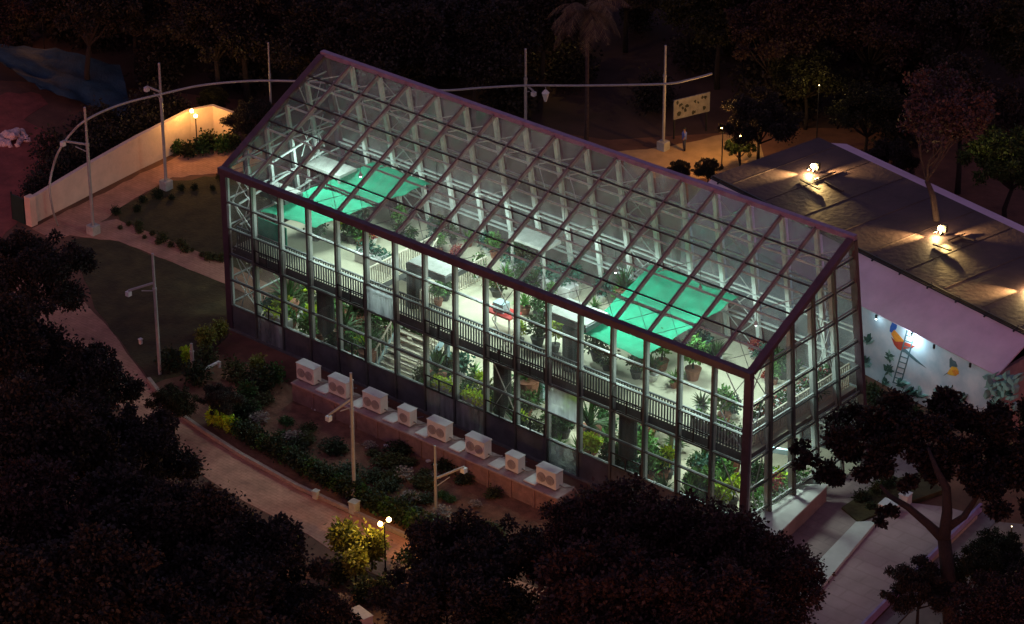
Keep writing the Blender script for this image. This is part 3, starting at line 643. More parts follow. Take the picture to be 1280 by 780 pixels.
t = tag(empty('hanging_lamp', G(682, 112, 4.4)), 'small white unlit lamp hanging from the overhead cable', 'lamp')
MB().tube([(0, 0, -.55), (0, 0, -.15), (0, 0, 0)], [.06, .17, .04], 10).build('shade', M['white'], t); MB().tube([(0, 0, 0), (0, 0, .12)], .015, 5).build('hook', M['pole'], t)

# ------------------------------------------------------------------ plaster wall, lamp posts
t = tag(empty('garden_wall', (0, 0, 0)), 'long cream plaster garden wall, warmly lit at its far end by a lamp post', 'wall')
wp = [(G(40, 281), 1.1), (G(112, 244), 1.35), (G(175, 212), 1.5), (G(240, 181), 1.6), (G(268, 176), 1.62), (G(292, 182), 1.5)]
def wallstrip(wp, th, m, name, parent):
    s = MB(); L_ = []; n = len(wp)
    for i, (p, h) in enumerate(wp):
        d = (wp[min(i+1, n-1)][0]-wp[max(i-1, 0)][0]).normalized(); o = Vector((-d.y, d.x, 0))*th
        L_ += [p-Vector((0, 0, .1)), p+o-Vector((0, 0, .1)), p+o+Vector((0, 0, h+.1)), p+Vector((0, 0, h+.1))]
    fs = [(4*i+a, 4*(i+1)+a, 4*(i+1)+(a+1) % 4, 4*i+(a+1) % 4) for i in range(n-1) for a in range(4)]+[(0, 1, 2, 3), (4*n-1, 4*n-2, 4*n-3, 4*n-4)]
    s.add(L_, fs); return s.build(name, m, parent)
wallstrip(wp, .2, M['wall'], 'wall_panel', t)
q = G(40, 281); MB().box((q.x-.2, q.y-.16, -.1), (q.x+.16, q.y+.2, 1.35)).build('end_pier', M['wall'], t, bevel=.02)
gt = tag(empty('garden_gate', G(17, 274)), 'dark green gate beside the near end of the plaster wall', 'gate'); s = MB(); s.box((0, -.03, 0), (.75, .03, 1.2)); s.build('panel', mat('gate_green', (.012, .03, .022), .6), gt); s = MB(); s.bar((-.03, 0, 0), (-.03, 0, 1.3), .06, .06); s.build('post', M['black'], gt)
def lamppost(q, h, lab, e, heads, col=(1, .55, .13), r=.03):
    t = tag(empty('lamp_post', q), lab, 'lamp post', 'small garden lamp posts')
    MB().tube([(0, 0, 0), (0, 0, .25), (0, 0, .27), (0, 0, h)], [r*1.8, r*1.8, r, r*.8], 10).build('shaft', M['black'], t)
    for (dx, dz) in heads:
        d = RT*dx; p = Vector((float(d[0]), float(d[1]), h+dz)); s = MB(); s.tube([(0, 0, h-.15), p*.6+Vector((0, 0, h*.4)), p-Vector((0, 0, .08))], .015, 6); ar = s.build('arm', M['black'], t)
        MB().ball(p, .085, 12, 8).build('globe', bulbw, ar, smooth=True)
        lamp('POINT', p+Vector((0, 0, .18)), e/len(heads), col, t, .08)
    return t
lamppost(G(247, 193), 2.0, 'twin globe lamp post glowing in front of the plaster wall', 125, ((-.16, .12), (.0, -.12)))
lamppost(G(482, 718), 2.1, 'twin globe lamp post glowing beside the lower brick path', 170, ((-.14, -.05), (.16, .12)))
lamppost(G(902, 212), 1.9, 'single globe lamp post glowing at the edge of the orange lit court', 150, ((-.05, .05),), (1, .50, .14))
lamppost(G(925, 206), 1.3, 'low lamp half hidden among the shrubs by the orange lit court', 6, ((0, .05),), (.9, .9, .3))

# ------------------------------------------------------------------ shed with mural
A11 = R(-11); sv = Vector((math.cos(A11), math.sin(A11), 0)); nv = Vector((-sv.y, sv.x, 0))
SH = Vector((22.0, 13.2, 0)); L0, L1_ = -11.5, 6.3; ZE, ZT = 2.95, 3.95; Wk = 1.75; WD = 5.95
def S(a, b, z): return SH+sv*a+nv*b+Vector((0, 0, z))
sh = tag(empty('mural_shed', (0, 0, 0)), 'long low shed with dark flat roof, pink sheet skirts and a painted bird mural', 'shed')
def slab4(c, th, name, m, parent, bevel=0):
    nrm = (c[1]-c[0]).cross(c[3]-c[0]).normalized()*th
    if nrm.z > 0 or (abs(nrm.z) < 1e-6): nrm = -nrm
    s = MB(); s.add(list(c)+[p+nrm for p in c], [(0,1,2,3), (7,6,5,4), (0,4,5,1), (1,5,6,2), (2,6,7,3), (3,7,4,0)]); return s.build(name, m, parent, bevel=bevel)
slab4([S(L0, -.15, ZE), S(L1_, -.15, ZE), S(L1_, Wk-.15, ZT), S(L0, Wk-.15, ZT)], .06, 'front_roof_skirt', M['skirt'], sh)
rf = slab4([S(L0-.1, Wk-.13, ZT+.06), S(L1_+.1, Wk-.13, ZT+.06), S(L1_+.1, Wk+WD, ZT+.10), S(L0-.1, Wk+WD, ZT+.10)], .16, 'roof', M['roofd'], sh)
slab4([S(L0+.4, Wk+WD+.02, ZT+.02), S(L1_+9, Wk+WD+.02, ZT+.02), S(L1_+9, Wk+WD+1.15, ZT-.35), S(L0+.4, Wk+WD+1.15, ZT-.35)], .06, 'rear_roof_skirt', M['skirt'], sh)
rf2 = slab4([S(L1_+.12, Wk+.4, ZT+.05), S(L1_+9, Wk+.4, ZT+.05), S(L1_+9, Wk+WD-.02, ZT+.09), S(L1_+.12, Wk+WD-.02, ZT+.09)], .14, 'roof_extension', M['roofd'], sh)
s = MB(); s.bar(S(L0, Wk-.22, ZT+.04), S(L1_, Wk-.22, ZT+.04), .05, .05); s.bar(S(L0, Wk-.10, ZT+.10), S(L1_, Wk-.10, ZT+.10), .07, .05)
for k in range(14): s.bar(S(L0+.5+k*1.5, Wk-.3, ZT-.02), S(L0+.5+k*1.5, Wk-.02, ZT+.12), .05, .05)
s.build('gutter', M['black'], sh)
for k in range(10):
    a = L0+1+k*2; s = MB(); s.bar(S(a, Wk+.1, ZT+.068), S(a, Wk+WD-.1, ZT+.108), .04, .012); s.build('roof_seam', M['roofd'], rf)
MB().add([S(L0, .0, 0), S(L1_-.3, .0, 0), S(L1_-.3, .0, ZE-.05), S(L0, .0, ZE-.05), S(L0, .2, 0), S(L1_-.3, .2, 0), S(L1_-.3, .2, ZE-.05), S(L0, .2, ZE-.05)], [(0,1,2,3), (7,6,5,4), (0,4,5,1), (1,5,6,2), (2,6,7,3), (3,7,4,0)])
mw = MB(); mw.add([S(L0, .0, 0), S(L1_-.3, .0, 0), S(L1_-.3, .0, ZE-.05), S(L0, .0, ZE-.05), S(L0, .2, 0), S(L1_-.3, .2, 0), S(L1_-.3, .2, ZE-.05), S(L0, .2, ZE-.05)], [(0,1,2,3), (7,6,5,4), (0,4,5,1), (1,5,6,2), (2,6,7,3), (3,7,4,0)])
mural = mw.build('mural_wall', mat('mural_sky', (.40, .55, .68), .8, scale=.9, var=.12, col2=(.70, .70, .78)), sh)
for (nm, c) in (('end_wall', [S(L1_-.3, .21, 0), S(L1_-.3, Wk+WD, 0), S(L1_-.3, Wk+WD, ZT-.12), S(L1_-.3, .21, ZE-.05)]), ('end_wall', [S(L0, .21, 0), S(L0, Wk+WD, 0), S(L0, Wk+WD, ZT-.12), S(L0, .21, ZE-.05)]), ('rear_wall', [S(L0, Wk+WD, 0), S(L1_+9, Wk+WD, 0), S(L1_+9, Wk+WD, ZT-.12), S(L0, Wk+WD, ZT-.12)])):
    s = MB(); nn = (c[1]-c[0]).cross(c[3]-c[0]).normalized()*.15; s.add(list(c)+[p+nn for p in c], [(0,1,2,3), (7,6,5,4), (0,4,5,1), (1,5,6,2), (2,6,7,3), (3,7,4,0)]); s.build(nm, mat('shed_wall', (.3, .2, .2), .9), sh)
slab4([S(L1_+.12, Wk+.3, ZT-.12), S(L1_+9, Wk+.3, ZT-.12), S(L1_+9, Wk+.32, 0), S(L1_+.12, Wk+.32, 0)], .1, 'side_wall', mat('shed_wall', (.3, .2, .2), .9), sh)
# helper: pixel on the mural -> (a,z)
def MU(px, py):
    v = Vector([float(c) for c in (_d+RT*(px-640)/FPX-UP*(py-390)/FPX)]); C0 = Vector([float(c) for c in CAM]); k = (SH-C0).dot(nv)/v.dot(nv); q = C0+v*k-SH
    return q.dot(sv), q.z
def paint(polys, name, parent=mural, out=.006):
    s = MB(); ms = []
    for m_, pl in polys:
        if m_ not in ms: ms.append(m_)
        s.cur = ms.index(m_); n = len(pl); az = [MU(*p) for p in pl]
        s.add([S(a, -out, z) for a, z in az]+[S(a, -.001, z) for a, z in az], [tuple(range(n)), tuple(range(n, 2*n))[::-1]]+[(i, (i+1) % n, n+(i+1) % n, n+i) for i in range(n)])
        out += .0015
    return s.build(name, ms, parent)
pr = mat('paint_red', (.42, .05, .03), .8, scale=6); po = mat('paint_orange', (.72, .25, .03), .8, scale=6); pb = mat('paint_blue', (.03, .10, .42), .8, scale=6); pt = mat('paint_teal_grey', (.08, .14, .17), .8, scale=6); py_ = mat('paint_yellow', (.75, .42, .04), .8, scale=6); pg = mat('paint_leaf', (.04, .10, .085), .8, scale=6); pgl = mat('paint_leaf_pale', (.20, .36, .33), .8, scale=4)
paint([(pb, [(1113, 408), (1112, 414), (1116, 417), (1121, 410), (1122, 401), (1116, 402)]), (po, [(1114, 417), (1118, 412), (1126, 421), (1131, 427), (1129, 434), (1120, 429)]), (pr, [(1114, 421), (1120, 427), (1130, 427), (1138, 430), (1144, 433), (1140, 435), (1132, 436), (1128, 439), (1122, 436), (1118, 431)]), (pt, [(1127, 437), (1132, 436), (1148, 451), (1158, 460), (1145, 452)])], 'painted_macaw')
paint([(pt, [(1187, 459), (1187, 449), (1189, 446), (1191, 450), (1195, 452), (1197, 458), (1193, 461)]), (py_, [(1186, 463), (1190, 458), (1196, 459), (1199, 465), (1195, 470), (1188, 469), (1184, 467)]), (po, [(1190, 463), (1195, 462), (1199, 467), (1194, 470)]), (pt, [(1184, 467), (1179, 470), (1181, 468), (1185, 465)])], 'painted_parrot')
lad = []
for k in range(11):
    t_ = k/10; x = 1135-19*t_; y = 412+65*t_; lad.append((pt, [(x, y), (x+9, y+3), (x+9, y+4.2), (x, y+1.2)]))
lad += [(pt, [(1135, 409), (1136.2, 409), (1117.2, 478), (1116, 478)]), (pt, [(1144, 414), (1145.2, 414), (1126.2, 482), (1125, 482)])]
paint(lad, 'painted_ladder')
rr = random.Random(7); lv = []
def lf(m_, cx, cy, a, L_, w_): 
    dx, dy = math.cos(a), math.sin(a); return (m_, [(cx, cy), (cx+dx*L_*.4-dy*w_, cy+dy*L_*.4+dx*w_), (cx+dx*L_, cy+dy*L_), (cx+dx*L_*.4+dy*w_, cy+dy*L_*.4-dx*w_)])
for (cx, cy, n_, L_) in ((1112, 446, 14, 8), (1110, 462, 14, 8), (1106, 478, 12, 8), (1082, 455, 10, 9), (1085, 428, 8, 11), (1150, 494, 10, 12), (1180, 492, 14, 13), (1128, 480, 9, 9), (1100, 490, 10, 10), (1205, 500, 9, 9), (1258, 490, 12, 11), (1250, 505, 10, 12), (1140, 490, 8, 8)):
    for k in range(n_): lv.append(lf(rr.choice((pg, pg, pgl)), cx+rr.uniform(-2, 2), cy+rr.uniform(-3, 3), rr.uniform(-3.14, .2) if n_ < 14 else rr.uniform(-3.14, 3.14), L_*rr.uniform(.6, 1.1), 1.5))
for k in range(30): lv.append(lf(pgl, rr.uniform(1235, 1275), rr.uniform(470, 505), rr.uniform(-3, 3), rr.uniform(6, 12), 2.5))
for i in range(0, len(lv), 1): pass
paint(lv, 'painted_foliage', out=.004)
# eave lamps over the mural and the lit roof lamps
for i, (px, py, e) in enumerate(((1144, 411, 26), (1172, 429, 0), (1217, 454, 0), (1100, 386, 1.5))):
    a, z = MU(px, py); t = tag(empty('eave_lamp', S(a, -.18, ZE-.14)), '%s lamp under the pink eave, %s' % ('bright' if e > 9 else 'small dark', ['above the painted ladder', 'left of the flying yellow parrot', 'right of the flying yellow parrot', 'beside the greenhouse corner'][i]), 'lamp', 'lamps under the mural eave')
    MB().tube([(0, 0, .1), (0, 0, -.05)], .05, 8).build('housing', M['black'], t); MB().ball((0, 0, -.07), .035, 8, 6).build('bulb', bulbc if e else M['white'], t)
    if e: lamp('POINT', (0, -.1, -.14), e, (.62, .95, 1), t, .04)
    
for i, (px, py) in enumerate(((1016, 216), (1175, 294), (1292, 362))):
    q = G(px, py, ZT+.12); t = tag(empty('roof_lamp', (q.x, q.y, ZT+.1)), 'glaring warm work lamp on dark shed roof, %s' % ['the farthest one', 'the middle one near the tree', 'the one at the right edge'][i], 'lamp', 'warm lamps on the shed roof')
    MB().tube([(0, 0, 0), (0, 0, .28)], .035, 8).build('stand', M['black'], t); MB().box((.05, .05, .16), (.22, .22, .46)).build('housing', M['black'], t)
    MB().ball((0, 0, .32), .10, 12, 8).build('bulb', bulbr, t, smooth=True); lamp('POINT', (-.10, -.16, .16), 130, (1, .66, .26), t, .04)
    hx = Vector((float(RT[0]), float(RT[1]), 0)).normalized(); hy = Vector((-hx.y, hx.x, 0))
    for dv, en, co in ((hx+hy*.12, 1300, 62), (-hx-hy*.05, 1200, 60), (-hy*.9+hx*.15, 420, 50)):
        dv = dv.normalized(); pt_ = dv*.3+Vector((0, 0, .2)); aim = (dv+Vector((0, 0, -.10))).to_track_quat('-Z', 'Y').to_euler()
        MB().tube([dv*.12+Vector((0, 0, .22)), dv*.27+Vector((0, 0, .2))], [.05, .07], 8).build('lamp_head', M['black'], t)
        lamp('SPOT', pt_, en, (1, .64, .22), t, .03, rot=aim, spot=R(co), blend=1.0)
    # loose sheets and battens lying around the lamp
    for k in range(3):
        a = random.uniform(0, 3.1); s = MB(); s.bar((0, 0, .03), (random.uniform(.8, 1.6), 0, .03+random.uniform(0, .1)), .1, .06); o = s.build('roof_batten', M['roofd']); o.location = (q.x+random.uniform(-1.2, 1.2), q.y+random.uniform(-1.2, 1.2), ZT+.12); o.rotation_euler = (0, 0, R(-11)+random.choice((0, 1.57))+random.uniform(-.15, .15))
        tag(o, 'dark timber batten lying on the shed roof near %s' % ['the farthest roof lamp', 'the middle roof lamp', 'the right hand roof lamp'][i], 'batten', 'battens lying by the %s roof lamp' % ['farthest', 'middle', 'right hand'][i])

# ------------------------------------------------------------------ sign board, person, props in the back
q = G(842, 150, 1.0); q2 = G(887, 139, 1.0); t = tag(empty('sign_board', q), 'pale picture board with dark palm shapes standing at the forest edge', 'sign')
d = (q2-q); L_ = d.length; t.rotation_euler = (0, 0, math.atan2(d.y, d.x))
MB().box((0, 0, .0), (L_, .06, .95)).build('panel', mat('board_pale', (.20, .18, .16), .8, scale=3, var=.35), t)
rr = random.Random(3); s = MB()
for k in range(16):
    x = rr.uniform(.08, L_-.2); z = rr.uniform(.05, .75); w_ = rr.uniform(.05, .12); n_ = 8
    vs = [(x+w_*rr.uniform(.4, 1.3)*math.cos(a*.785), 0, z+.06+w_*rr.uniform(.4, 1.5)*math.sin(a*.785)) for a in range(n_)]
    s.add([(v[0], -.006, v[2]) for v in vs]+[(v[0], -.001, v[2]) for v in vs], [tuple(range(n_)), tuple(range(n_, 2*n_))[::-1]])
s.build('printed_palms', mat('board_dark', (.03, .03, .02), .8), t)
for x in (.1, L_-.1): MB().box((x-.03, .07, -1.0), (x+.03, .12, .9)).build('post', M['black'], t)

def person(q, rz):
    o = empty('person', q, rz); me = bpy.data.meshes.new('person')
    J = [(0, 0, .92, .14), (0, 0, 1.15, .125), (0, 0, 1.38, .15), (0, 0, 1.5, .06), (0, .01, 1.60, .095), (0, .01, 1.7, .085),
         (.17, 0, 1.40, .06), (.22, .02, 1.13, .045), (.2, .14, .92, .035), (-.17, 0, 1.40, .06), (-.22, .02, 1.13, .045), (-.2, .12, .9, .035),
         (.09, 0, .85, .09), (.1, .02, .48, .06), (.1, -.02, .08, .045), (.1, .12, .04, .04), (-.09, 0, .85, .09), (-.1, -.02, .48, .06), (-.1, -.05, .08, .045), (-.1, .09, .04, .04)]
    E_ = [(0, 1), (1, 2), (2, 3), (3, 4), (4, 5), (2, 6), (6, 7), (7, 8), (2, 9), (9, 10), (10, 11), (0, 12), (12, 13), (13, 14), (14, 15), (0, 16), (16, 17), (17, 18), (18, 19)]
    me.from_pydata([j[:3] for j in J], E_, []); b = bpy.data.objects.new('body', me); COL.objects.link(b); b.parent = o
    sk = b.modifiers.new('skin', 'SKIN'); 
    for i, j in enumerate(J): me.skin_vertices[0].data[i].radius = (j[3], j[3]*.85)
    me.skin_vertices[0].data[0].use_root = True
    b.modifiers.new('sub', 'SUBSURF').levels = 1; b.modifiers['sub'].render_levels = 2; me.materials.append(M['skin'])
    MB().tube([(0, 0, .9), (0, 0, 1.15), (0, 0, 1.38), (0, 0, 1.47)], [.17, .155, .18, .09], 12).build('shirt', M['bluecl'], o, smooth=True)
    for sx in (1, -1): 
        MB().tube([(.17*sx, 0, 1.42), (.225*sx, .02, 1.15)], [.085, .065], 10).build('sleeve', M['bluecl'], o, smooth=True)
        MB().tube([(.08*sx, 0, .95), (.1*sx, 0, .48), (.1*sx, -.03, .1)], [.12, .085, .07], 10).build('trouser_leg', M['jean'], o, smooth=True)
    MB().ball((0, -.005, 1.70), .105, 12, 8, (1, 1, .8)).build('hair', M['hair'], o, smooth=True)
    return o
pn = person(G(855, 189), 2.4); pn.scale = (.66,)*3; tag(pn, 'standing person in a blue shirt and dark trousers beside the orange lit court', 'person')

# small things
def rocks(q, n, lab, sp, name='rock', g=None):
    rr = random.Random(n)
    for k in range(n):
        bm_ = MB(); bm_.ball((0, 0, 0), 1, 7, 5); vs = bm_.v; rs = {}; 
        bm_.v = [(x*rs.setdefault((round(x, 3), round(y, 3), round(z, 3)), rr.uniform(.7, 1.15)), y*rs[(round(x, 3), round(y, 3), round(z, 3))], z*.7*rs[(round(x, 3), round(y, 3), round(z, 3))]) for x, y, z in vs]
        o = bm_.build(name, M['rock']); r_ = rr.uniform(.14, .26); a = rr.uniform(0, 6.28); dd = sp*math.sqrt(rr.random()); o.location = (q.x+dd*math.cos(a), q.y+dd*math.sin(a), r_*.4+(.22 if dd < sp*.5 else 0)); o.scale = (r_,)*3; o.rotation_euler = (rr.uniform(0, 3), 0, rr.uniform(0, 6)); tag(o, lab, 'rock', g)
rocks(G(15, 176), 40, 'pale angular rock in the heap on the reddish track', .75, g='pale rocks heaped on the reddish track')
# blue tarpaulin roof at upper left
s = MB(); n = 16; c = [G(50, 110, .6), G(-60, 40, 1.2), G(150, 80, 1.2), G(168, 150, .5)]; rr = random.Random(1); vs = []
for i in range(n+1):
    for j in range(n+1):
        u, v = i/n, j/n; p = c[0]*(1-u)*(1-v)+c[1]*u*(1-v)+c[2]*u*v+c[3]*(1-u)*v; vs.append((p.x, p.y, p.z+rr.uniform(-.08, .08)+.15*math.sin(u*11)*math.sin(v*7)))
m_ = len(vs); s.add(vs+[(a, b, z-.02) for a, b, z in vs], [(i*(n+1)+j, (i+1)*(n+1)+j, (i+1)*(n+1)+j+1, i*(n+1)+j+1) for i in range(n) for j in range(n)]+[(m_+i*(n+1)+j+1, m_+(i+1)*(n+1)+j+1, m_+(i+1)*(n+1)+j, m_+i*(n+1)+j) for i in range(n) for j in range(n)])
tag(s.build('tarpaulin', M['tarp'], smooth=True), 'crumpled dark blue tarpaulin beyond the plaster wall', 'tarpaulin')
def box_thing(name, px, py, sx, sy, sz, rz, m, lab, cat, lid=None):
    t = tag(empty(name, G(px, py), rz), lab, cat); MB().box((-sx/2, -sy/2, 0), (sx/2, sy/2, sz)).build('body', m, t, bevel=.02); MB().box((-sx/2-.02, -sy/2-.02, sz+.001), (sx/2+.02, sy/2+.02, sz+.04)).build('lid', lid or m, t, bevel=.01); return t
box_thing('planter_block', 1111, 645, .62, .5, .5, .1, M['white'], 'larger white block planter by the triangular bed', 'planter')
box_thing('planter_block', 1131, 634, .36, .36, .55, .1, M['white'], 'smaller white block beside the larger white planter', 'planter')
box_thing('kerb_box', 443, 641, .3, .3, .45, .1, M['conc'], 'cream concrete box at the foot of the pole by the lower path', 'meter box')
box_thing('kerb_box', 395, 623, .2, .2, .3, .1, M['conc'], 'small cream concrete marker on the lower path kerb', 'marker')
box_thing('utility_cabinet', 452, 790, .8, .4, .75, -.2, mat('cabinet', (.4, .33, .36), .6), 'pale grey utility cabinet at the bottom edge of the photo', 'cabinet')
box_thing('marker_post', 1088, 128, .1, .1, .7, 0, M['white'], 'small pale post in the dark beyond the shed', 'post')
box_thing('marker_post', 176, 430, .12, .12, .2, 0, M['white'], 'tiny white marker in the garden lawn', 'marker')
for i, (px, py) in enumerate(((393, 512), (441, 534), (483, 558), (536, 577), (580, 600))):
    s = MB(); s.box((-.1, -.06, 0), (.1, .06, .07)); o = s.build('ground_spotlight', M['white']); o.location = G(px, py); o.rotation_euler = (0, 0, i*.4)
    tag(o, 'tiny pale ground fitting in the soil strip below the plinth, %s from the left' % ORD[i], 'ground fitting', 'ground fittings below the plinth')
for i, (px, py, z) in enumerate(((1001, 23, 3.), (1001, 32, 2.6), (1088, 8, 2), (1075, 6, 2), (975, 26, 2), (1182, 50, 2), (51, 5, 2.5), (36, 8, 2.5))):
    t = tag(empty('distant_lamp', G(px, py, z)), 'tiny distant lamp glowing among the dark trees, %s' % ['upper of the close pair', 'lower of the close pair', 'top edge right of centre', 'just left of the top edge right lamp', 'left of the close pair', 'above the bare tree', 'top left corner, right one', 'top left corner, left one'][i], 'lamp', 'distant lamps among the trees')
    MB().ball((0, 0, 0), .06 if i < 2 else .035, 8, 6).build('bulb', bulbf, t); MB().tube([(0, 0, -z), (0, 0, -.07)], .02, 6).build('post', M['black'], t)
    if i >= 6: lamp('POINT', (0, -.1, .2), 10, (1, .4, .12), t, .05)
for i, (px, py, e, z) in enumerate(((1020, 190, 38, 3.2), (690, 95, 40, 3.), (1262, 690, 8, 1.))):
    t = tag(empty('garden_uplight', G(px, py, 0)), 'hidden garden lamp lighting foliage %s' % ['left of the bare tree, far back', 'at the top centre beside the palm', 'at the lower right corner'][i], 'lamp'); MB().tube([(0, 0, 0), (0, 0, z)], .03, 8).build('stake', M['black'], t); MB().ball((0, 0, z+.05), .018, 8, 6).build('bulb', bulbf, t); lamp('POINT', (-.1, -.2, z+.3), e, (1, .68, .2), t, .05)

# ------------------------------------------------------------------ TREES
def make_tree(seed, m, rad=2.4, h=5.5, squash=.7, n=9000, size=.145, bark=None, nclump=26, name='broadleaf_tree', trunk_r=.16, shell=.45):
    rng = np.random.default_rng(seed); o = empty(name); cs, rs = [], []
    tb = MB(); fork = Vector((rng.uniform(-.2, .2), rng.uniform(-.2, .2), h*.42)); tb.tube([(0, 0, 0), (.06, .03, h*.2), fork], [trunk_r, trunk_r*.8, trunk_r*.65], 9)
    for k in range(nclump):
        a = rng.uniform(0, 6.28); e = rng.uniform(-.35, 1.4); rr_ = rad*rng.uniform(.45, .95)
        c = np.array([math.cos(a)*math.cos(e)*rr_, math.sin(a)*math.cos(e)*rr_, h*.74+math.sin(e)*rr_*squash]); cs.append(c); rs.append(rad*rng.uniform(.16, .36))
        if k % 2 == 0:
            mid = fork.lerp(Vector([float(v) for v in c]), .5)+Vector((0, 0, -.2)); tb.tube([fork, mid, Vector([float(v) for v in c])], [trunk_r*.45, trunk_r*.28, .02], 6)
    for k in range(22):
        a = rng.uniform(0, 6.28); e = rng.uniform(-.3, 1.3); cs.append(np.array([math.cos(a)*math.cos(e)*rad*1.12, math.sin(a)*math.cos(e)*rad*1.12, h*.74+math.sin(e)*rad*1.12*squash])); rs.append(rad*rng.uniform(.1, .17))
    tb.build('trunk', bark or M['bark'], o, smooth=True); link('crown', leaf_mesh(rng, cs, rs, n, size, .8, 'crown', m, shell=shell), o)
    return o
TP = {}
def tproto(k, **a): o = make_tree(**a); TP[k] = [o, kids(o), False, a.get('h', 5.5)*.76]
tproto('dark', seed=21, m=LD, n=30000); tproto('dark2', seed=22, m=LD, rad=2.1, h=6.2, squash=1., n=30000); tproto('red', seed=23, m=LR, n=34000, size=.14, nclump=36)
tproto('olive', seed=24, m=LO, n=26000, nclump=30); tproto('green', seed=25, m=leafmat('leaf_tree_green', (.04, .065, .016)), rad=2.0, h=4.8, n=24000); tproto('redb', seed=26, m=LR, rad=2.3, h=6.5, squash=.9, n=30000, size=.14)
def tree(k, px, py, zc, sc, lab, grp, rz=None, cat='tree'):
    """crown centre seen at px,py at height zc"""
    sc *= .9
    P_ = TP[k]; o = copy_tree(P_[0], P_[1]) if P_[2] else P_[0]; P_[2] = True
    q = G(px, py, P_[3]*sc); o.location = (q.x, q.y, 0); o.rotation_euler = (0, 0, random.uniform(0, 6) if rz is None else rz); o.scale = (sc,)*3; tag(o, lab, cat, grp); return o
random.seed(5)
K = dict(dark='dark leafy tree', dark2='tall dark tree', red='reddish brown leafy tree', olive='olive green tree', green='green tree', redb='tall reddish tree')
GN = 'trees in the dark mass at the lower left'
for (k, px, py, z, sc, where) in [('dark', 40, 345, 4, .95, 'at the left edge below the garden gate'), ('dark2', 20, 450, 5, 1.1, 'at the left edge halfway up the photo'), ('dark', 95, 490, 4, .9, 'left of where the lower path emerges'), ('dark2', 60, 560, 5, 1.25, 'left edge, lower third'),
   ('dark', 160, 575, 4.2, .95, 'just below the path bend'), ('redb', 30, 680, 5, 1.2, 'near the lower left corner'), ('dark', 140, 680, 5, 1.25, 'second from the lower left corner'), ('dark2', 240, 690, 5, 1.1, 'below the middle of the lower path'), ('dark', 310, 722, 4.5, 1.05, 'left of the lit shrubs at the bottom'),
   ('dark2', 110, 770, 5, 1.3, 'at the bottom edge near the left corner'), ('dark', 250, 785, 5, 1.2, 'at the bottom edge, second from the left'), ('dark', 370, 790, 4, .8, 'at the bottom edge beside the utility cabinet'), ('dark2', -20, 780, 5, 1.3, 'in the bottom left corner itself')]:
    tree(k, px, py, z, sc, '%s %s' % (K[k], where), GN)
tree('olive', 215, 505, 1.6, .38, 'small dusky tree in front of the stub post', GN); tree('dark', 275, 500, 1.2, .32, 'small dark tree below the garden bushes', GN)
GN = 'trees in front of the entrance corner'
for (k, px, py, z, sc, where) in [('dark', 590, 712, 4.5, 1.0, 'below the right half of the plinth'), ('redb', 715, 700, 5, .85, 'overlapping the last air conditioner'), ('red', 790, 685, 4.6, 1.1, 'in front of the entrance bays'), ('red', 880, 700, 4.6, 1.05, 'below the front corner post'), ('red', 940, 735, 4.4, .95, 'beside the entrance landing'),
   ('dark', 560, 770, 4.5, 1.0, 'at the bottom edge right of the lamp post'), ('red', 760, 775, 5, 1.25, 'at the bottom edge below the entrance bays'), ('olive', 640, 802, 4.5, .85, 'with lit olive leaves at the bottom centre'), ('redb', 880, 800, 4.6, 1.15, 'at the bottom edge below the landing')]:
    tree(k, px, py, z, sc, '%s %s' % (K[k], where), GN)
GN = 'trees of the dark forest behind'
bk = []
rr = random.Random(9); cnt = 0
colw = ['far left', 'left', 'left of centre', 'centre left', 'centre', 'centre right', 'right of centre', 'right', 'far right']
for row, (py0, zc, rn) in enumerate(((-85, 5, 'back'), (-40, 5, 'third'), (2, 4.6, 'second'), (42, 4, 'front'))):
    for c_ in range(14):
        px = -20+c_*101+rr.uniform(-25, 25); py = py0+rr.uniform(-14, 14)
        if row == 3 and (px < 200 or 780 < px < 960 or abs(px-732) < 60): continue
        if row == 2 and abs(px-732) < 45: continue
        k = rr.choice(['dark', 'dark2', 'redb', 'olive', 'dark', 'red']) if px > 850 else rr.choice(['dark', 'dark2', 'dark', 'redb'])
        tree(k, px, py, zc, rr.uniform(.85, 1.25), '%s in the %s forest row, %s from the left' % (K[k], rn, ORD[c_]), GN); cnt += 1
for (k, px, py, z, sc, lab) in [('olive', 1010, 90, 3.5, .75, 'olive tree lit warm by a hidden lamp, left of the bare tree'), ('olive', 1085, 140, 3.5, .7, 'small dark tree by the pale post'), ('dark', 950, 150, 3, .7, 'dark tree above the far corner of the shed roof'),
   ('green', 1262, 200, 3.5, .95, 'green tree at the right edge beyond the shed'), ('dark2', 1205, 130, 4, 1., 'dark tree just behind the bare tree'), ('olive', 690, 8, 4, .6, 'warmly lit olive tree at the top centre'), ('dark', 1110, 200, 2.4, .5, 'low dark tree left of the bare tree trunk'),
   ('olive', 266, 124, 2.6, .3, 'small tree lit from below behind the plaster wall lamp'), ('dark', 315, 150, 2.4, .5, 'dark tree between the plaster wall and the glasshouse'), ('dark', 850, 212, .8, .22, 'low dark shrub beside the orange court, left one'), ('dark', 885, 212, .8, .26, 'low dark shrub beside the orange court, right one'), ('green', 925, 185, 1.2, .32, 'small green tree lit by the court lamp')]:
    tree(k, px, py, z, sc, lab, GN)

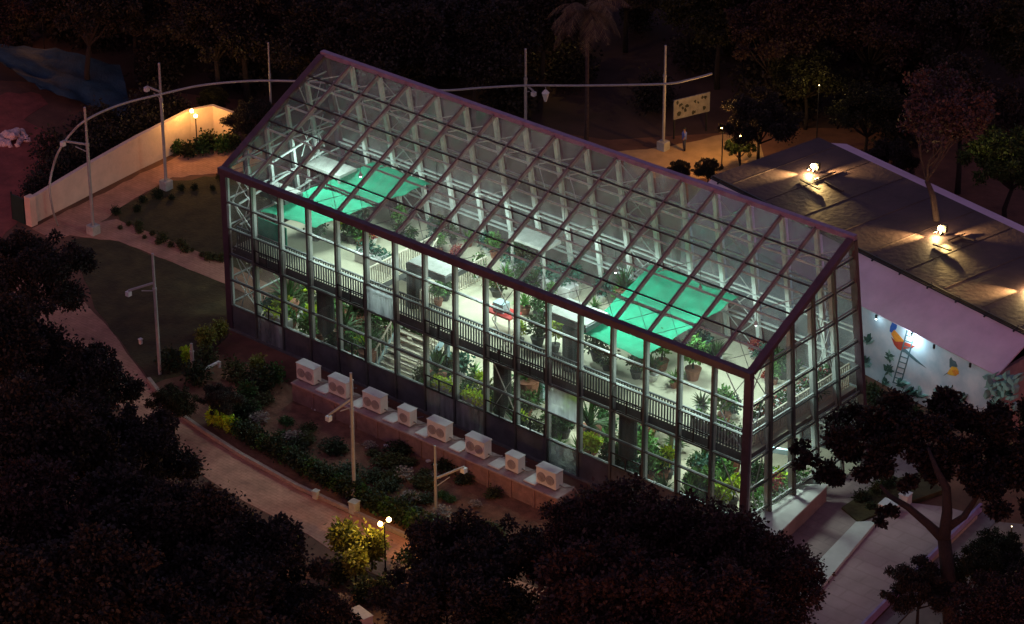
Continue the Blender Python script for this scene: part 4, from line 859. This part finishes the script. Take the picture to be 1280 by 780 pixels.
# foreground tree on the right with a visible forked trunk
t = tag(empty('broadleaf_tree', (0, 0, 0)), 'large dark tree at the right with a bare forked trunk over the plaza', 'tree')
def W3(px, py, z): return G(px, py, z)
tb = MB(); base = W3(1190, 800, 0); 
tb.tube([base, W3(1187, 740, 1.6), W3(1183, 700, 2.6), W3(1180, 672, 3.3)], [.30, .26, .24, .22], 12)
tb.tube([W3(1180, 674, 3.25), W3(1160, 655, 3.7), W3(1135, 634, 4.1), W3(1112, 620, 4.3), W3(1100, 606, 4.6)], [.2, .15, .12, .09, .05], 10)
tb.tube([W3(1180, 674, 3.3), W3(1184, 640, 4.1), W3(1183, 610, 4.8), W3(1172, 590, 5.3), W3(1160, 560, 5.8)], [.22, .18, .15, .11, .05], 10)
tb.tube([W3(1184, 660, 3.6), W3(1205, 646, 4.0), W3(1222, 620, 4.6), W3(1240, 580, 5.3)], [.15, .12, .08, .04], 9)
tb.build('trunk', M['bark'], t, smooth=True)
rng = np.random.default_rng(77); cs = []; rs = []
for (px, py, z, r_) in [(1060, 560, 5, .9), (1040, 590, 4.6, .6), (1095, 535, 5.4, 1.0), (1130, 520, 5.7, 1.), (1160, 545, 5.8, 1.1), (1200, 520, 5.8, 1.), (1240, 535, 5.6, 1.), (1275, 560, 5.3, 1.1), (1120, 570, 5.2, .9), (1085, 580, 4.8, .7), (1210, 570, 5.3, .9), (1250, 600, 5, .9), (1165, 585, 5., .7), (1290, 520, 5.5, .9), (1018, 575, 4.7, .4), (1112, 640, 4.2, .32), (1100, 652, 4., .22), (1140, 600, 4.9, .45), (1275, 640, 4.4, .7), (1180, 500, 5.9, .8), (1050, 530, 5.1, .6), (1225, 590, 5.1, .8), (1150, 570, 5.4, .9), (1270, 590, 5, .8), (1000, 560, 4.8, .3)]:
    q = W3(px, py, z)
    for k in range(4): cs.append((q.x+rng.normal()*r_*.5, q.y+rng.normal()*r_*.5, q.z+rng.normal()*r_*.25)); rs.append(r_*.42)
link('crown', leaf_mesh(rng, cs, rs, 62000, .14, .75, 'crown', LR if False else leafmat('leaf_umber', (.014, .009, .008)), shell=.3), t)
# shrubs under it
for i, (px, py, z, sc, k) in enumerate(((1150, 735, 1.6, .5, 'dark'), (1225, 720, 1.5, .5, 'olive'), (1262, 770, 2, .8, 'red'), (1245, 690, 1.4, .42, 'olive'), (1275, 730, 1.6, .5, 'dark'))):
    tree(k, px, py, z, sc, 'shrubby small tree under the forked tree, %s' % ['left of the trunk', 'right of the trunk and olive', 'in the bottom right corner, reddish', 'highest olive one', 'at the right edge, dark'][i], 'small trees under the forked tree')

# bare pinkish tree rising through the shed roof
t = tag(empty('bare_tree', (0, 0, 0)), 'bare tree with fine pinkish twigs rising behind the shed roof', 'tree')
q0 = G(1174, 276, ZT+.1); bx = Vector((q0.x, q0.y, 0)); tb = MB(); tw = []
def grow(p, d, L_, r_, depth):
    pts_ = [p]; dd = d.copy()
    for k in range(3): dd = (dd+Vector((rr.gauss(0, .13), rr.gauss(0, .13), rr.gauss(0, .06)+.03))).normalized(); pts_.append(pts_[-1]+dd*L_/3)
    tb.tube(pts_, [r_, r_*.85, r_*.72, r_*.6], 7 if r_ > .03 else 4, cap=False)
    if depth == 0: tw.append(pts_[-1]); return
    for k in range(3 if depth > 1 else 4):
        a = rr.uniform(0, 6.28); nd = (dd+Vector((math.cos(a), math.sin(a), .15))*rr.uniform(.35, .6)).normalized(); grow(pts_[-1] if k else pts_[2], nd, L_*rr.uniform(.62, .8), max(.008, r_*.55), depth-1)
tb.tube([bx, bx+Vector((-.02, 0, 3.6)), bx+Vector((-.4, .05, 5.0)), bx+Vector((-.7, 0, 5.6))], [.17, .15, .12, .1], 9)
top = bx+Vector((-.7, 0, 5.6))
for k in range(4):
    a = k*1.6+.4; grow(top, Vector((math.cos(a)*.45, math.sin(a)*.45, .9)).normalized(), 1.5, .06, 4)
tb.build('branches', M['barkp'], t, smooth=True)
link('twigs', leaf_mesh(np.random.default_rng(3), [tuple(p) for p in tw], [.3]*len(tw), 9000, .15, 1, 'twigs', LT, droop=-.3, shell=.1), t)

# tall palm behind the ridge
t = tag(empty('palm_tree', G(732, 196)), 'tall dusky palm with drooping fronds behind the glasshouse ridge', 'palm'); hp = 7.0
MB().tube([(0, 0, 0), (.05, 0, 2), (0, .05, 4.3), (0, 0, hp)], [.12, .09, .085, .1], 9).build('trunk', M['barkp'], t, smooth=True)
V = []; rng = np.random.default_rng(12)
for f_ in range(22):
    a = rng.uniform(0, 6.28); e = rng.uniform(-.2, 1.1); d = np.array([math.cos(a)*math.cos(e), math.sin(a)*math.cos(e), math.sin(e)]); p = np.array([0, 0, hp]); L_ = rng.uniform(1.8, 2.5); ns_ = 24
    for k in range(ns_):
        p2 = p+d*L_/ns_; sd = np.cross(d, [0, 0, 1.]); sd /= np.linalg.norm(sd)+1e-6
        for sg in (-1, 1):
            ld = sd*sg*.75+d*.45+np.array([0, 0, -.55]); ld /= np.linalg.norm(ld); ll = .5*math.sin(math.pi*(k+1.5)/(ns_+2))+.08; wv = d*.028
            V += [p-wv, p+wv, p+ld*ll+wv*.2, p+ld*ll-wv*.2]
        V += [p-sd*.018, p+sd*.018, p2+sd*.014, p2-sd*.014]; p = p2; d = d+np.array([0, 0, -.085]); d /= np.linalg.norm(d)
link('fronds', quads(V, 'fronds', leafmat('palm_leaf', (.10, .065, .04))), t)

# ------------------------------------------------------------------ garden shrubs
proto('sh_wild', lambda: make_bush(41, LD, .5, .55, 1500, .07, ph=.02))
proto('sh_dark', lambda: make_bush(31, leafmat('leaf_shrub_dark', (.018, .026, .01)), .5, .55, 700, .12, ph=.05)); proto('sh_green', lambda: make_bush(32, leafmat('leaf_shrub_olive', (.05, .055, .02)), .45, .6, 650, .12, ph=.05)); proto('sh_lime', lambda: make_bush(33, LY, .4, .6, 500, .13, ph=.05))
proto('sh_pale', lambda: make_bush(34, LPK, .35, .45, 350, .12, ph=.05)); proto('sh_yel', lambda: make_bush(35, leafmat('leaf_yellowgreen', (.16, .17, .03)), .5, .9, 1100, .13, ph=.15)); proto('sh_grn2', lambda: make_bush(36, LG, .45, .6, 650, .12, ph=.05))
SD = dict(sh_wild='dark wild shrub', sh_dark='dark rounded shrub', sh_green='olive green shrub', sh_lime='lime yellow shrub', sh_pale='pale dry shrub', sh_yel='yellow green leafy bush', sh_grn2='mid green shrub')
def shrub(k, px, py, sc, lab, grp): q = G(px, py); put(k, q.x, q.y, 0, sc, random.uniform(0, 6), SD[k]+' '+lab, grp, 'shrub')
for i, (px, py, sc) in enumerate(((48, 252, 1.7), (72, 238, 2.0), (95, 225, 2.1), (70, 210, 2.2), (118, 212, 2.), (140, 200, 2.1), (110, 190, 2.3), (160, 190, 1.9), (185, 178, 1.8), (205, 168, 1.8), (170, 168, 2), (225, 158, 1.7), (130, 172, 2.1), (200, 150, 2.2))):
    shrub('sh_wild', px, py, sc, 'behind the plaster wall, %s counted from its near end' % ordw(i+1), 'wild shrubs behind the plaster wall')
rr = random.Random(77); us = sorted((rr.uniform(-20, 1290), rr.random()) for i in range(95)); m_ = 0
for px, f_ in us:
    hi_ = 60 if px < 180 else (118 if px < 290 else (130 if px < 620 else (170 if px < 830 else (120 if px < 930 else (150 if px < 1090 else 210)))))
    lo_ = -20 if px < 1000 else 20
    m_ += 1; shrub('sh_wild', px, lo_+(hi_-lo_)*f_, rr.uniform(2.0, 3.2), 'in the forest understory, %s counted from the left edge' % ordw(m_), 'understory shrubs of the dark forest')
kp2 = [(186, 476), (215, 508), (255, 536), (300, 564), (372, 603), (450, 638), (530, 675)]
n = 0
for i in range(26):                                   # hedge along the lower path
    t_ = (i+.5)/26; px = 262+270*t_; py = 528+ (px-262)*.53-2+random.uniform(-2, 2)
    k = 'sh_lime' if i < 3 else ('sh_dark' if i % 3 else 'sh_grn2'); shrub(k, px, py, random.uniform(.8, 1.1), 'in the hedge above the lower path, %s from left' % ordw(i+1), 'hedge shrubs along the lower path'); n += 1
rr = random.Random(21); soilp = []
for i in range(62):                                   # loose planting in the soil bed
    px = rr.uniform(300, 640); lo = 500+(px-365)*.37; hi = 530+(px-262)*.5; py = rr.uniform(max(lo, 470)+14, max(hi, lo+24)-12)
    rown = 'near the plinth' if py < (lo+hi)/2 else 'near the hedge'
    soilp.append((px, py, rown, rr.choice(['sh_green', 'sh_dark', 'sh_grn2', 'sh_green', 'sh_pale']), rr.uniform(.35, .8)))
cn_ = {}
for px, py, rown, k, sc in sorted(soilp):
    cn_[(k, rown)] = cn_.get((k, rown), 0)+1
    shrub(k, px, py, (sc*1.45, sc*1.45, sc*.75), 'in the soil bed %s, %s of its kind from left' % (rown, ordw(cn_[(k, rown)])), 'shrubs in the red soil bed')
for i, (px, py, k, sc) in enumerate(((232, 452, 'sh_lime', .8), (258, 440, 'sh_yel', .9), (275, 428, 'sh_yel', .8), (262, 455, 'sh_green', 1), (215, 462, 'sh_dark', 1.1), (300, 478, 'sh_green', 1.2), (322, 470, 'sh_yel', .7), (330, 488, 'sh_dark', 1.2), (245, 480, 'sh_dark', 1.2), (345, 478, 'sh_grn2', 1), (300, 520, 'sh_dark', .9), (290, 540, 'sh_lime', .7), (310, 500, 'sh_grn2', 1))):
    shrub(k, px, py, sc, 'below the left front glasshouse corner, %s from left' % ORD[i], 'bushes at the left front corner')
for i, (px, py, k, sc) in enumerate(((222, 192, 'sh_grn2', .8), (236, 196, 'sh_dark', .9), (252, 192, 'sh_grn2', 1.0), (262, 186, 'sh_dark', 1.1), (278, 190, 'sh_grn2', 1), (290, 186, 'sh_dark', 1))):
    shrub(k, px, py, sc, 'before the lamp lit plaster wall, %s from left' % ORD[i], 'shrubs by the plaster wall')
rr = random.Random(8)
for i in range(16): shrub('sh_green', 152+i*8+rr.uniform(-4, 4), 284+i*3.2+rr.uniform(-6, 3), rr.uniform(.2, .6), 'edging the garden path below the upper lawn, %s from left' % ORD[i], 'edging plants along the garden path')
for i in range(9): shrub('sh_dark', 150+i*16+rr.uniform(-6, 6), 264-i*4.6+rr.uniform(-3, 7), rr.uniform(.25, .6), 'on the upper lawn edge, %s from left' % ORD[i], 'edging plants along the wall path')
for i, (px, py, k, sc) in enumerate(((430, 700, 'sh_yel', 1.3), (465, 712, 'sh_yel', 1.3), (445, 728, 'sh_yel', 1.1), (500, 722, 'sh_pale', .9), (510, 712, 'sh_dark', 1), (420, 730, 'sh_dark', 1.2), (480, 745, 'sh_dark', 1), (530, 728, 'sh_pale', .8), (455, 752, 'sh_dark', 1.1), (425, 765, 'sh_pale', .9))):
    shrub(k, px, py, sc, 'by the lower lamp post, %s of ten' % ORD[i], 'bushes round the lower lamp post')
for i, (px, py, k, sc) in enumerate(((1075, 630, 'sh_dark', .7), (1095, 622, 'sh_green', .7), (1110, 612, 'sh_dark', .8), (1088, 640, 'sh_dark', .5), (1100, 512, 'sh_dark', 1), (1120, 520, 'sh_dark', 1), (1090, 498, 'sh_green', .9), (1140, 530, 'sh_dark', 1))):
    shrub(k, px, py, sc, 'between the plaza and the mural, %s of eight' % ORD[i], 'shrubs between plaza and mural')
for k, (o, ch, fl_) in list(PRO.items()):
    if not fl_[0]:
        for c in ch: bpy.data.objects.remove(c)
        bpy.data.objects.remove(o)
for k, (o, ch, u_, _h) in TP.items():
    if not u_:
        for c in ch: bpy.data.objects.remove(c)
        bpy.data.objects.remove(o)
